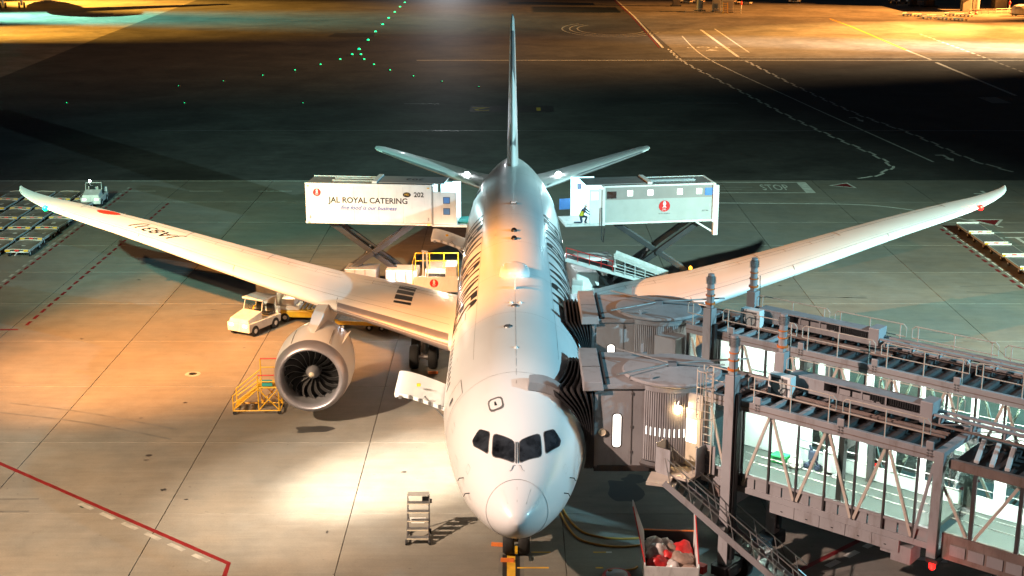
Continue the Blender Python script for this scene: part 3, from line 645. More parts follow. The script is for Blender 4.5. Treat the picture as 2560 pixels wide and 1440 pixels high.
FN = [(6.9, 45.3, 8.6, .10), (7.7, 46.6, 7.6, .10), (9, 47.9, 7.0, .10), (15.4, 52.6, 4.1, .095), (16.6, 53.6, 3.3, .085), (16.9, 54.3, 2.4, .06)]
fin = MB().loft([[(ch * foil(c, t, 0)[1], yl + ch * c, z) for c in CS[::-1]] + [(-ch * foil(c, t, 0)[1], yl + ch * c, z) for c in CS[1:-1]] for z, yl, ch, t in FN]).build('fin', 'skin', plane, smooth=True)
cf = [0, .006, .02, .05]
MB().loft([[(sd * (pchip(FN, 2, z) * foil(c, pchip(FN, 3, z), 0)[1] + .008), pchip(FN, 1, z) + pchip(FN, 2, z) * c, z) for c, sd in [(c, 1) for c in cf[::-1]] + [(c, -1) for c in cf[1:]]] for z in [8 + .8 * i for i in range(11)]], closed=False).build('leading_edge', 'metal', fin, smooth=True)
for s in (-1, 1):
    def ff(u, v, l, s=s):
        z = 12.6 + v; ch = pchip(FN, 2, z); yl = pchip(FN, 1, z); y = 54.15 - s * u; c = max(0.01, min(1, (y - yl) / ch))
        return (s * (ch * foil(c, pchip(FN, 3, z), 0)[1] + l), y, z)
    vs, fs = disc2d(1.45, 40); conform('tail_emblem', vs, fs, lambda u, v: ff(u, v, .006), 'letterred', fin, .4)
    cr = [(-.10, .95), (-.30, .35), (-.12, .05), (-.42, -.30), (.0, -.22), (.42, -.30), (.12, .05), (.30, .35), (.10, .95), (.05, .50), (.02, .62), (-.03, .52)]
    conform('tail_emblem_bird', [(x * 1.45, y * 1.45) for x, y in cr], [tuple(range(12))], lambda u, v: ff(u, v, .012), 'white', fin, .4)

# ---- engines
def make_engine(X):
    c = (X, 18.85, 2.55)
    cowl = MB().lathe([(.62, 1.775), (.9, 1.815), (1.8, 1.885), (2.7, 1.875), (3.7, 1.75), (4.5, 1.60), (4.75, 1.54), (4.7, 1.48), (3.8, 1.50), (2.0, 1.45)], c, 'y', 64).build('engine', 'skin', plane, smooth=True)
    MB().lathe([(.62, 1.778), (.4, 1.745), (.2, 1.68), (.08, 1.60), (.015, 1.53), (0, 1.48), (.03, 1.43), (.10, 1.39), (.22, 1.365), (.38, 1.36)], c, 'y', 64).build('inlet_lip', 'lip', cowl, smooth=True)
    MB().lathe([(.38, 1.36), (.8, 1.38), (1.35, 1.42), (1.7, 1.42)], c, 'y', 64).build('inlet_duct', 'duct', cowl, smooth=True)
    MB().lathe([(1.75, 1.42), (1.76, .2)], c, 'y', 40).build('fan_hub', 'rubber', cowl)
    MB().lathe([(.62, .012), (.64, .07), (.70, .14), (.85, .23), (1.05, .31), (1.3, .37), (1.6, .40)], c, 'y', 32).build('spinner', 'duct', cowl, smooth=True)
    MB().lathe([(.60, .012), (.615, .06), (.66, .115), (.69, .135)], c, 'y', 24).build('spinner_tip', 'doorp', cowl, smooth=True)
    def blade(a0, edge):
        rows = []
        for i in range(8):
            q = i / 7; r = .34 + q * 1.06; sweep = -.10 * math.sin(q * 3.1) + .30 * q ** 2.2; lean = .16 * math.sin(q * 3.4)
            for_ = []
            for j in ([0, .1] if edge else [0.1, .35, .7, 1]):
                ch = .33 - .05 * q; pitch = R(25 + 40 * q); a = a0 + lean + (j * ch * math.sin(pitch)) / r
                y = 1.08 + .10 * math.sin(q * 3) + sweep * .4 + j * ch * math.cos(pitch)
                for_.append((c[0] + r * math.sin(a), c[1] + y, c[2] + r * math.cos(a)))
            rows.append(for_)
        return MB().loft(rows, closed=False)
    for k in range(18):
        bl = blade(2 * math.pi * k / 18, False).build('fan_blade', 'blade', cowl, smooth=True)
        # bright sheath on the blade's front edge, one level down in the same engine
        e = blade(2 * math.pi * k / 18, True).build('blade_edge', 'bladeedge', cowl, smooth=True)
    MB().lathe([(3.6, 1.42), (4.7, 1.05), (5.5, .82), (5.45, .76), (4.5, .8)], c, 'y', 40).build('core_nozzle', 'steel', cowl, smooth=True)
    MB().lathe([(4.6, .55), (5.6, .42), (6.4, .05)], c, 'y', 28).build('exhaust_plug', 'darkmetal', cowl, smooth=True)
    sd = 1 if X > 0 else -1
    # pylon
    def psec(y, z0, z1, hw): return [(X - hw, y, z0), (X - hw * .9, y, (z0 + z1) / 2), (X - hw * .75, y, z1), (X + hw * .75, y, z1), (X + hw * .9, y, (z0 + z1) / 2), (X + hw, y, z0)]
    MB().loft([psec(20.3, 4.25, 4.40, .12), psec(20.9, 4.1, 4.58, .30), (psec(22.3, 3.9, 4.72, .36)), psec(24.2, 3.6, 4.70, .38), psec(25.3, 3.5, 4.45, .38), psec(28.0, 3.2, 4.2, .3), psec(29.6, 3.6, 4.1, .08)]).build('pylon', 'skin', cowl, smooth=True)
    a = -sd * R(48); n = Vector((math.sin(a), 0, math.cos(a))); p = Vector(c) + n * 1.84 + Vector((0, 1.5, 0))
    MB().loft([[p + n * -.05 + Vector((-.015, 0, 0)), p + n * -.05 + Vector((.015, 0, 0)), p + n * .0 + Vector((0, 1.5, 0)), p + n * -.02 + Vector((-.02, 1.5, 0))], [p + n * .12 + Vector((-.01, .4, 0)), p + n * .12 + Vector((.01, .4, 0)), p + n * .42 + Vector((.01, 1.45, 0)), p + n * .42 + Vector((-.01, 1.45, 0))]]).build('nacelle_strake', 'skin', cowl)
    for a in (-.5, .5):
        P = [(c[0] + 1.895 * math.sin(a), c[1] + y, c[2] + (pchip([(.62, 1.775), (.9, 1.815), (1.8, 1.885), (2.7, 1.875), (3.7, 1.75)], 1, y) + .01) * math.cos(a * 1885 / 1885)) for y in (.7, 1.2, 1.8, 2.6)]
        MB().tube(P, .012, 5).build('cowl_seam', 'line', cowl)
    return cowl
make_engine(-9.73); make_engine(9.73)

# ---- landing gear
def wheel_at(name, x, y, r, wd, parent):
    wh = MB().lathe([(-wd / 2, r * .55), (-wd / 2, r * .86), (-wd * .36, r * .97), (-wd * .15, r), (wd * .15, r), (wd * .36, r * .97), (wd / 2, r * .86), (wd / 2, r * .55)], (x, y, r), 'x', 32).build(name, 'tyre', parent, smooth=True)
    MB().lathe([(-wd * .42, .02), (-wd * .42, r * .25), (-wd * .30, r * .40), (-wd * .46, r * .56), (wd * .46, r * .56), (wd * .30, r * .40), (wd * .42, r * .25), (wd * .42, .02)], (x, y, r), 'x', 20).build('rim', 'steel', wh, smooth=True)
    return wh
for s in (-1, 1):
    X = s * 4.9; Y = 28.7
    g = MB().cyl((X, Y, .68), (X - s * .2, Y, 3.6), .2, 14).tube([(X, Y - .75, .68), (X, Y + .75, .68)], .13, 10).beam((X, Y, 1.5), (X - s * 1.8, Y, 3.2), .12).beam((X, Y, 1.3), (X, Y + 1.6, 3.2), .13).build('main_gear', 'steel', plane, smooth=True)
    MB().tube([(X, Y - .3, .9), (X + .12, Y - .34, 1.7), (X + .1, Y - .2, 2.6)], .03, 6).tube([(X - .1, Y - .3, .9), (X - .15, Y - .32, 1.9)], .025, 6).build('brake_line', 'metal', g)
    for dy in (-.73, .73):
        MB().cyl((X - .6, Y + dy, .66), (X + .6, Y + dy, .66), .09, 10).build('axle', 'metal', g)
        for dx in (-.50, .50): wheel_at('wheel', X + dx, Y + dy, .66, .48, g)
    MB().add([(X - s * .55, Y - .9, 1.6), (X - s * .6, Y + .9, 1.6), (X - s * .5, Y + .9, 3.2), (X - s * .45, Y - .9, 3.2), (X - s * .51, Y - .9, 1.6), (X - s * .56, Y + .9, 1.6), (X - s * .46, Y + .9, 3.2), (X - s * .41, Y - .9, 3.2)], [(0, 1, 2, 3), (4, 7, 6, 5), (0, 3, 7, 4), (1, 5, 6, 2), (0, 4, 5, 1), (3, 2, 6, 7)]).build('gear_door', 'skin', g)
ng = MB().cyl((0, 5.85, .5), (0, 6.1, 2.6), .13, 14).beam((0, 6.1, 1.2), (0, 7.6, 2.2), .09).build('nose_gear', 'steel', plane, smooth=True)
MB().cbox((0, 5.6, 1.35), (.34, .18, .26)).build('taxi_light', 'darkmetal', ng, bevel=.03)
MB().cyl((-.35, 5.85, .54), (.35, 5.85, .54), .07, 10).build('axle', 'metal', ng)
for dx in (-.30, .30): wheel_at('wheel', dx, 5.85, .54, .44, ng)
MB().cbox((0, 5.1, .5), (.10, .5, .08)).build('tow_fitting', 'yellow', ng)
for s in (-1, 1): MB().box(s * .55 - .02, s * .55 + .02, 6.3, 8.0, 1.0, 2.0).build('gear_door', 'skin', ng)
# open cargo doors (right-hand side of the aircraft)
def cargo_door(y0, y1, tilt):
    n = 10; r = 2.95; rings = []
    for y in (y0, y1):
        o = []; i_ = []
        for k in range(n + 1):
            a = k / n
            # hinged at shoulder, swung out and up: a gently curved plate reaching outward
            x = -2.78 - 2.15 * math.sin(a * 1.3) / math.sin(1.3); z = 4.42 + tilt * .68 * math.sin(a * 1.8)
            o.append((x, y, z)); i_.append((x + .02, y, z - .16))
        rings.append(o + i_[::-1])
    dr = MB().loft(rings).build('cargo_door', 'skin', plane, smooth=True)
    MB().cbox((-4.0, (y0 + y1) / 2 - .4, 5.10), (.16, .14, .10)).build('latch_flag', 'yellow', dr)
    for k in range(5): MB().cbox((-3.1 - .4 * k, y0 - .02, 4.52 + .14 * min(k, 3)), (.12, .08, .14)).build('latch', 'steel', dr)
    MB().beam((-2.9, y0 + .05, 4.0), (-3.7, y0 + .05, 4.95), .06).build('door_strut', 'steel', dr)
    fpoly('cargo_opening', outline(y0, y1, -1.62, -2.35), 'rubber', .006)
cargo_door(9.9, 12.7, 1.0); cargo_door(36.9, 39.6, 1.0)

# ================================================================== PASSENGER BRIDGES
UX, UY = .762, -.647          # tunnel direction, away from the aircraft
bridge = thing('boarding_bridge', "boarding bridge at the front door with the metal service stairs", 'boarding bridge', (6.31, 5.87, 0), 0, 'boarding bridges at the airliner')
def T(s, t, z): return (s * UX - t * .647, s * UY - t * .762, z)      # t > 0 is the side towards the camera
def TB(): return MB(T)
HW = 1.42
def build_bridge(B, LEN, NB, front):
    # --- section one
    fr = TB()
    fr.box(2.0, LEN, -HW, -HW + .16, 6.86, 7.24); fr.box(2.0, LEN, HW - .16, HW, 6.86, 7.24)
    fr.build('roof_beam', 'bridge', B, bevel=.012)
    for sd in (-1, 1):
        a, b = sorted((sd * (HW + .005), sd * (HW - .14)))
        TB().box(2.0, LEN, a, b, 3.78, 4.0).build('floor_beam', 'bridge', B, bevel=.01)
        TB().box(2.0, LEN, a, b, 4.40, 4.50).build('floor_beam', 'bridge', B)
        for k in range(NB + 2): TB().box(2.05 + k * 1.09, 2.05 + (k + 1) * 1.09 - .06, min(sd * (HW - .06), sd * (HW - .11)), max(sd * (HW - .06), sd * (HW - .11)), 4.0, 4.40).build('side_panel', 'bridge', B)
        TB().box(2.0, LEN, min(sd * (HW + .02), sd * HW), max(sd * (HW + .02), sd * HW), 7.02, 7.05).build('roof_beam_flange', 'rust', B)
        for k in range(NB + 1):                       # posts
            s0 = 3.66 + 1.09 * k
            TB().box(s0 - .032, s0 + .032, min(sd * (HW + .02), sd * (HW - .08)), max(sd * (HW + .02), sd * (HW - .08)), 4.02, 6.86).build('window_post', 'bridgedk', B)
        for k in range(NB):                       # panes and braces
            s0 = 3.66 + 1.09 * k + .032; s1 = s0 + 1.026
            TB().box(s0, s1, min(sd * (HW - .06), sd * (HW - .072)), max(sd * (HW - .06), sd * (HW - .072)), 4.50, 6.86).build('glass_pane', 'glass', B)
            p, q = ((s0 + .02, sd * (HW - .02), 4.05), (s1 - .05, sd * (HW - .02), 6.84)) if k % 2 == 0 else ((s1 - .02, sd * (HW - .02), 4.05), (s0 + .05, sd * (HW - .02), 6.84))
            TB().beam(p, q, .10, .07, (0, 1, 0)).build('diagonal_brace', 'railpaint', B)
        TB().box(2.2, 3.1, min(sd * (HW - .06), sd * (HW - .07)), max(sd * (HW - .06), sd * (HW - .07)), 4.5, 6.86).build('glass_pane', 'glass', B)
        TB().beam((2.3, sd * (HW - .02), 6.7), (3.05, sd * (HW - .02), 4.1), .09, .06, (0, 1, 0)).build('diagonal_brace', 'railpaint', B)
        for s0 in (2.12, 3.16, 3.5): TB().box(s0 - .07, s0 + .07, min(sd * (HW + .01), sd * (HW - .1)), max(sd * (HW + .01), sd * (HW - .1)), 4.0, 6.86).build('window_post', 'bridgedk', B)
        # portal frame at the joint of the two sections
        TB().box(LEN, LEN + .32, min(sd * (HW + .08), sd * (HW - .15)), max(sd * (HW + .08), sd * (HW - .15)), 3.78, 7.1).build('portal_post', 'bridge', B, bevel=.012)
        TB().beam((LEN - .55, sd * (HW - .02), 3.9), (LEN - .02, sd * (HW - .02), 6.8), .10, .07, (0, 1, 0)).build('diagonal_brace', 'bridge', B)
        # section two: slimmer, telescoping
        h2 = 1.27
        TB().box(LEN + .4, LEN + 13, min(sd * h2, sd * (h2 - .14)), max(sd * h2, sd * (h2 - .14)), 6.70, 7.02).build('roof_beam', 'rust', B)
        TB().box(LEN + .4, LEN + 13, min(sd * (h2 + .02), sd * (h2 - .12)), max(sd * (h2 + .02), sd * (h2 - .12)), 3.55, 4.45).build('floor_beam', 'rust', B)
        for k in range(8):
            s0 = LEN + 1.3 + k * 1.5
            TB().box(s0 - .06, s0 + .06, min(sd * (h2 + .01), sd * (h2 - .10)), max(sd * (h2 + .01), sd * (h2 - .10)), 4.45, 6.70).build('window_post', 'bridgedk', B)
            TB().box(s0 - 1.42, s0 - .08, min(sd * (h2 - .05), sd * (h2 - .06)), max(sd * (h2 - .05), sd * (h2 - .06)), 4.45, 6.70).build('glass_pane', 'glass', B)
            p, q = ((s0 - 1.35, sd * (h2 - .02), 6.65), (s0 - .12, sd * (h2 - .02), 4.5)) if k % 2 == 0 else ((s0 - 1.35, sd * (h2 - .02), 4.5), (s0 - .12, sd * (h2 - .02), 6.65))
            TB().beam(p, q, .10, .07, (0, 1, 0)).build('diagonal_brace', 'railpaint', B)
        for k in range(11):
            s0 = LEN + .7 + k * .62; TB().box(s0, s0 + .52, min(sd * (h2 + .05), sd * (h2 + .02)), max(sd * (h2 + .05), sd * (h2 + .02)), 3.75, 4.12).build('access_plate', 'bridge', B)
        for z in (4.95, 5.25): TB().tube([(3.7, sd * (HW - .22), z), (LEN - .15, sd * (HW - .22), z)], .018, 6).tube([(LEN + .55, sd * (h2 - .2), z), (LEN + 11, sd * (h2 - .2), z)], .018, 6).build('inner_handrail', 'rail', B)
        for k in range(5 if NB < 8 else 10):
            s0 = 4.9 + k * .98; TB().box(s0, s0 + .96, min(sd * (HW + .03), sd * (HW - .3)), max(sd * (HW + .03), sd * (HW - .3)), 3.36, 3.78).build('skirt_panel', 'bridge', B)
            TB().box(s0 + .44, s0 + .52, sd * (HW + .035) - .006, sd * (HW + .035) + .006, 3.50, 3.53).build('panel_latch', 'rubber', B)
        for s0 in (4.2, 7.4, 10.55) + ((13.8, 16.9) if NB > 8 else ()):          # lifting lugs
            TB().box(s0 - .13, s0 + .13, sd * HW - .04, sd * HW + .04, 7.24, 7.52).build('lifting_lug', 'bridge', B, bevel=.03)
            for a in (-.06, .06):
                for z in (7.0, 7.1, 7.2): TB().box(s0 + a - .02, s0 + a + .02, sd * (HW + .045) - .01, sd * (HW + .045) + .01, z, z + .04).build('bolt', 'line', B)
    TB().box(LEN, LEN + .32, -HW - .08, HW + .08, 7.1, 7.27).build('portal_beam', 'bridge', B, bevel=.012)
    TB().box(LEN, LEN + .32, -HW - .08, HW + .08, 3.55, 3.78).build('portal_beam', 'bridge', B)
    TB().box(2.0, LEN, -HW + .14, HW - .14, 4.25, 4.40).build('floor_deck', 'floor', B)
    TB().box(LEN + .4, LEN + 13, -1.12, 1.12, 4.25, 4.40).build('floor_deck', 'floor', B)
    TB().box(2.0, LEN, -HW + .16, HW - .16, 6.98, 7.06).build('roof_sheet', 'bridgedk', B)
    TB().box(LEN + .4, LEN + 13, -1.13, 1.13, 6.75, 6.82).build('roof_sheet', 'bridgedk', B)
    TB().box(2.0, LEN, -HW + .18, HW - .18, 6.86, 6.92).build('ceiling_lining', 'inner', B)
    TB().box(LEN + .4, LEN + 13, -1.1, 1.1, 6.62, 6.68).build('ceiling_lining', 'inner', B)
    TB().box(2.05, 4.75, -HW + .16, -HW + .20, 4.42, 6.84).build('wall_lining', 'inner', B)
    for k in range(NB - 1):
        s0 = 4.85 + k * 1.09; TB().box(s0 - .16, s0 + .16, -HW + .16, -HW + .20, 4.42, 6.84).build('wall_lining', 'inner', B)
    TB().box(4.75, LEN - .05, -HW + .15, -HW + .19, 4.42, 4.95).build('wall_lining', 'inner', B); TB().box(4.75, LEN - .05, -HW + .15, -HW + .19, 6.35, 6.84).build('wall_lining', 'inner', B)
    TB().box(LEN + .45, LEN + 12.5, -1.09, -1.05, 4.42, 5.0).build('wall_lining', 'inner', B); TB().box(LEN + .45, LEN + 12.5, -1.09, -1.05, 6.2, 6.6).build('wall_lining', 'inner', B)
    for k in range(8):
        s0 = LEN + 1.3 + k * 1.5; TB().box(s0 - .2, s0 + .2, -1.085, -1.045, 5.0, 6.2).build('wall_lining', 'inner', B)
    TB().box(7.3, 7.5, -HW + .2, HW - .2, 6.3, 6.86).build('inner_portal', 'bridgedk', B)
    for sd in (-1, 1): TB().box(7.3, 7.5, sd * 1.15 - .12, sd * 1.15 + .12, 4.4, 6.86).build('inner_portal', 'bridgedk', B)
    for k in range(NB): TB().box(2.5 + k * 1.4, 3.5 + k * 1.4, -.14, .14, 6.82, 6.858).build('ceiling_light', 'e_tube', B)
    for k in range(8): TB().box(LEN + .75 + k * 1.5, LEN + 1.75 + k * 1.5, -.14, .14, 6.58, 6.618).build('ceiling_light', 'e_tube', B)
    for k in range(15 if NB < 8 else 26): TB().box(2.3 + k * .56, 2.46 + k * .56, -HW + .17, HW - .17, 7.06, 7.2).build('roof_rib', 'bridge' if k in (1, 2, 3, 4, 6) else 'bridgedk', B)
    for k in range(9):
        TB().box(LEN + .95 + k * .8, LEN + 1.11 + k * .8, -1.12, 1.12, 6.82, 6.97).build('roof_rib', 'bridgedk', B)
    # handrails along the roof edges
    def handrail(s0, s1, t, z0, hgt, step, m='railpaint'):
        c = .12
        TB().tube([(s0, t, z0 + hgt * .5), (s0, t, z0 + hgt - c), (s0 + c, t, z0 + hgt), (s1 - c, t, z0 + hgt), (s1, t, z0 + hgt - c), (s1, t, z0 + hgt * .5), (s0, t, z0 + hgt * .5)], .022, 6).build('handrail', m, B)
        n = max(2, round((s1 - s0) / step)); 
        for k in range(n): 
            a = s0 + .25 + (s1 - s0 - .5) * k / (n - 1); TB().beam((a, t, z0), (a, t, z0 + hgt), .035).build('handrail_post', m, B)
    handrail(3.75, 7.15, HW - .06, 7.24, .98, 1.1); handrail(7.4, 10.5, HW - .06, 7.24, .98, 1.1)
    handrail(3.75, 7.15, -HW + .06, 7.24, .98, 1.1); handrail(7.4, 10.5, -HW + .06, 7.24, .98, 1.1)
    if NB > 8:
        for t_ in (HW - .06, -HW + .06): handrail(10.75, 14.2, t_, 7.24, .98, 1.1); handrail(14.45, 17.9, t_, 7.24, .98, 1.1)
    handrail(2.05, 3.2, HW - .06, 7.24, .98, .6)
    # cable carrier on the roof
    TB().box(4.3, 5.7, -1.15, -.55, 7.34, 7.92).build('cable_carrier_box', 'bridge', B, bevel=.015)
    TB().box(5.7, 9.3, -1.15, -1.08, 7.34, 7.92).build('cable_carrier_back', 'bridge', B)
    TB().box(5.7, 9.3, -1.15, -.55, 7.87, 7.925).build('cable_carrier_lid', 'bridge', B)
    TB().box(5.7, 9.3, -.60, -.55, 7.34, 7.58).build('cable_carrier_front', 'bridge', B)
    TB().box(9.3, 9.75, -1.2, -.5, 7.3, 8.08).build('cable_carrier_end', 'bridge', B, bevel=.03)
    for k in range(3): TB().box(6.2 + k * .9, 6.26 + k * .9, -.62, -.57, 7.58, 7.87).build('carrier_post', 'bridge', B)
    for k in range(22): TB().box(7.4 + k * .085, 7.455 + k * .085, -1.0, -.65, 7.6, 7.84).build('cable_link', 'rubber', B)
    for t in (-1.05, -.62): TB().box(9.75, 20, t - .06, t + .06, 7.62, 7.7).build('carrier_rail', 'bridge', B)
    for t in (-1.2, -.45): TB().box(9.75, 20, t - .04, t + .04, 7.36, 7.42).build('carrier_rail', 'rust', B)
    for k in range(9):
        s0 = 10 + k * 1.1
        TB().box(s0, s0 + .06, -1.2, -.45, 7.42, 7.62).build('carrier_post', 'bridge', B); TB().beam((s0, -.46, 7.4), (s0 + 1.1, -.46, 7.66), .03).build('carrier_brace', 'rail', B)
    for t, z in ((.1, 7.24), (-.15, 7.25), (-.3, 7.23)): TB().tube([(3.6, t, z), (6, t + .05, z), (10.5, t, z)], .05, 7).build('roof_conduit', 'rust', B)
    for k in range(3): TB().beam((LEN + .65 + k * .5, -1.0, 7.05), (LEN + 1.15 + k * .5, .9, 7.0), .16, .12).build('air_duct', 'white', B, bevel=.03)
    # air conditioner
    ac = TB().box(3.85, 4.75, -.25, .15, 7.22, 8.0).build('air_conditioner', 'white', B, bevel=.03)
    TB().box(3.98, 4.62, .15, .152, 7.3, 7.92).build('fan_grille', 'line', ac)
    TB().tube([(4.3, .15, 7.6), (4.3, .17, 7.6)], .27, 24).build('fan_guard', 'greyside', ac); TB().tube([(4.3, .17, 7.6), (4.3, .19, 7.6)], .06, 10).build('fan_hub', 'pwhite', ac)
    for k in range(9): TB().box(3.835, 3.85, -.22, .12, 7.3 + k * .075, 7.33 + k * .075).build('louvre', 'line', ac)
    # lift columns, motors and bogie
    for sd in (-1, 1):
        t = sd * 1.72
        col = TB().box(3.13, 3.53, t - .2, t + .2, .9, 8.25).build('lift_column', 'bridge', B, bevel=.015)
        TB().box(3.23, 3.43, t - .12, t + .12, 8.25, 8.42).build('column_head', 'bridge', col, bevel=.02)
        for z0, z1, r, m in ((8.42, 8.50, .21, 'orange'), (8.50, 8.78, .16, 'bridge'), (8.78, 8.82, .20, 'orange'), (8.82, 9.05, .15, 'bridge'), (9.05, 9.09, .18, 'orange'), (9.09, 9.28, .15, 'bridge'), (9.28, 9.62, .14, 'line'), (9.62, 9.70, .13, 'bridge')):
            TB().tube([(3.33, t, z0), (3.33, t, z1)], r, 14).build('lift_motor', m, col, smooth=True)
        for k in range(6): TB().box(3.18, 3.48, t - .165, t + .165, 9.30 + k * .05, 9.315 + k * .05).build('motor_fin', 'steel', col)
        TB().tube([(3.5, t + sd * .22, 8.9), (3.56, t + sd * .24, 7), (3.56, t + sd * .24, 2)], .02, 6).build('cable', 'rubber', col)
        TB().box(3.53, 3.66, t - .1, t + .1, 1.2, 7.6).build('column_guide', 'rubber', col)
        TB().box(2.95, 3.75, t - .33, t + .33, .55, .95).build('column_foot', 'darkmetal', col, bevel=.03)
    TB().box(3.1, 3.56, -1.5, 1.5, 3.3, 3.75).build('cross_beam', 'bridge', B)
    TB().box(3.05, 3.65, -2.2, 2.2, .62, .98).build('bogie_beam', 'darkmetal', B, bevel=.02)
    for t in (-.75, .75):
        wh = TB().tube([(3.35, t - .2, .52), (3.35, t + .2, .52)], .52, 28).build('bogie_wheel', 'tyre', B, smooth=True)
        TB().tube([(3.35, t - .21, .52), (3.35, t + .21, .52)], .24, 16).build('rim', 'white', wh)
    TB().box(3.5, 4.6, .4, .95, 1.0, 1.45).build('drive_motor', 'bridge', B, bevel=.05)
    TB().box(2.4, 2.75, 1.95, 2.25, .5, .8).build('hazard_light_box', 'redpaint', B)
    TB().box(2.3, 3.0, -1.35, 1.35, 3.3, 3.75).build('cross_beam', 'rust', B)
    # brackets and red beacon below the joint
    TB().box(9.5, 10.2, .6, 1.4, 3.0, 3.6).build('control_box', 'bridge', B, bevel=.015); TB().box(9.1, 9.5, .8, 1.35, 3.2, 3.6).build('control_box', 'bridge', B)
    TB().box(10.8, 11.2, 1.1, 1.6, 3.42, 3.55).build('beacon_bracket', 'darkmetal', B)
    bc = TB().tube([(11.0, 1.5, 3.42), (11.0, 1.5, 3.22), (11.0, 1.5, 3.16)], [.11, .11, .05], 12).build('red_beacon', 'e_red', B, smooth=True)
    # --- rotating cab: corrugated drum, roof disc
    CX, CY = -.35, -.35      # drum centre relative to the bridge origin
    drum = MB().lathe([(4.25, 1.62), (7.15, 1.62)], (CX, CY, 0), 'z', 48).build('cab_drum', 'bridge', B)
    for k in range(66):
        a = R(-190) + R(200) * k / 65; r = 1.645
        wd = .078
        p = (CX + r * math.cos(a), CY + r * math.sin(a)); n = Vector((math.cos(a), math.sin(a), 0)); tt = Vector((-math.sin(a), math.cos(a), 0))
        slat = MB().add([tuple(Vector((p[0], p[1], z)) + tt * (i * wd / 2) + n * j) for z in (4.30, 7.12) for i, j in ((-1, -.03), (1, -.03), (.7, .028), (-.7, .028))], [(0, 1, 2, 3), (7, 6, 5, 4), (0, 4, 5, 1), (1, 5, 6, 2), (2, 6, 7, 3), (3, 7, 4, 0)])
        slat.build('shutter_slat', 'bridge', B)
        if R(-150) < a < R(-68) and k % 2 == 0:
            q = Vector((CX + 1.676 * math.cos(a), CY + 1.676 * math.sin(a), 0))
            MB().add([tuple(q + tt * i * .02 + Vector((0, 0, z))) for i, z in ((-1, 5.3), (1, 5.3), (1, 5.62), (-1, 5.62))], [(0, 1, 2, 3)]).build('shutter_slot', 'e_window', B)
    MB().lathe([(7.02, 1.70), (7.22, 1.74), (7.30, 1.86), (7.36, 1.86), (7.40, 1.82), (7.52, .3), (7.53, 0.001)], (CX, CY, 0), 'z', 56).build('roof_disc', 'bridge', B, smooth=True)
    MB().lathe([(4.02, 1.72), (4.12, 1.75), (4.25, 1.70)], (CX, CY, 0), 'z', 48).build('drum_base_ring', 'bridgedk', B)
    MB().lathe([(3.7, 1.4), (4.05, 1.5)], (CX, CY, 0), 'z', 32, cap=True).build('drum_base', 'darkmetal', B)
    hub = MB().cbox((CX, CY, 7.60), (.34, .22, .16)).build('roof_hub', 'steel', B, bevel=.02)
    for a, b in (((CX, CY, 7.62), (-2.5, -1.45, 7.55)), ((CX, CY, 7.62), (-2.3, 1.5, 7.6)), ((CX, CY, 7.62), (1.6, -.5, 7.6)), ((CX, CY, 7.62), (2.6, .2, 7.62))): MB().tube([a, b], .035, 7).build('tie_rod', 'rail', B)
    # roof apron between disc and tunnel, on the far side
    TB().prism([(0.2, -1.3), (2.2, -1.42), (2.2, 1.0), (0.6, 1.1)], 7.16, 7.24).build('roof_infill', 'bridge', B)
    # --- cab box facing the aircraft
    x0, x1, y0, y1 = -3.31, -1.45, -1.62, 2.2
    MB().box(x0 + .06, x1, y0 + .06, y0 + .12, 4.0, 7.05).build('cab_wall', 'bridge', B, bevel=.015)
    MB().box(x0 + .06, x1, y1 - .12, y1 - .06, 4.0, 7.05).build('cab_wall', 'bridge', B)
    MB().prism([(x1, y0 + .06), (x1 + .55, y0 + .25), (x1 + .52, y0 + .32), (x1, y0 + .13)], 4.0, 6.9).build('cab_wall', 'bridge', B)
    MB().box(x0, x0 + .12, y0, y0 + .25, 3.95, 7.1).build('cab_corner', 'bridge', B); MB().box(x0, x0 + .12, y1 - .25, y1, 3.95, 7.1).build('cab_corner', 'bridge', B)
    MB().box(x0, x1 + .2, y0, y1, 3.80, 4.0).build('cab_floor', 'bridgedk', B)
    MB().box(x0, x1 + .4, y0 - .03, y1 + .03, 7.05, 7.22).build('cab_roof', 'bridge', B, bevel=.02)
    MB().loft([[(x0 - .45, y0 - .18, 7.02), (x0 + .32, y0 - .14, 7.02), (x0 + .32, y1 + .14, 7.02), (x0 - .45, y1 + .18, 7.02)], [(x0 - .42, y0 - .16, 7.36), (x0 + .28, y0 - .12, 7.36), (x0 + .28, y1 + .12, 7.36), (x0 - .42, y1 + .16, 7.36)]]).build('cab_hood', 'bridge', B, bevel=.03)
    MB().box(x0 - .4, x0 + .28, -.02, .02, 7.355, 7.385).build('hood_seam', 'line', B); MB().box(x0 + .36, x0 + .43, y0 - .02, y1 + .02, 7.22, 7.30).build('roof_gutter', 'bridgedk', B)
    for y in (y0 + .05, y1 - .1): MB().beam((x1 + .2, y, 7.25), (x1 + .2, y, 7.62), .09).build('tie_rod_post', 'bridge', B)
    def slotwin(xa, xb, z0, z1, y, r):
        pts = []
        for cx, cz, a0 in ((xb - r, z1 - r, 0), (xa + r, z1 - r, 90), (xa + r, z0 + r, 180), (xb - r, z0 + r, 270)):
            pts += [(cx + r * math.cos(R(a0 + 15 * i)), cz + r * math.sin(R(a0 + 15 * i))) for i in range(7)]
        return pts
    pw = slotwin(-2.62, -2.32, 4.75, 6.05, 0, .12)
    MB().add([(x, y0 + .045, z) for x, z in pw], [tuple(range(len(pw)))]).build('cab_window', 'e_doorwin', B)
    pw = slotwin(-2.66, -2.28, 4.71, 6.09, 0, .14)
    MB().add([(x, y0 + .052, z) for x, z in pw], [tuple(range(len(pw)))]).build('cab_window_frame', 'bridgedk', B)
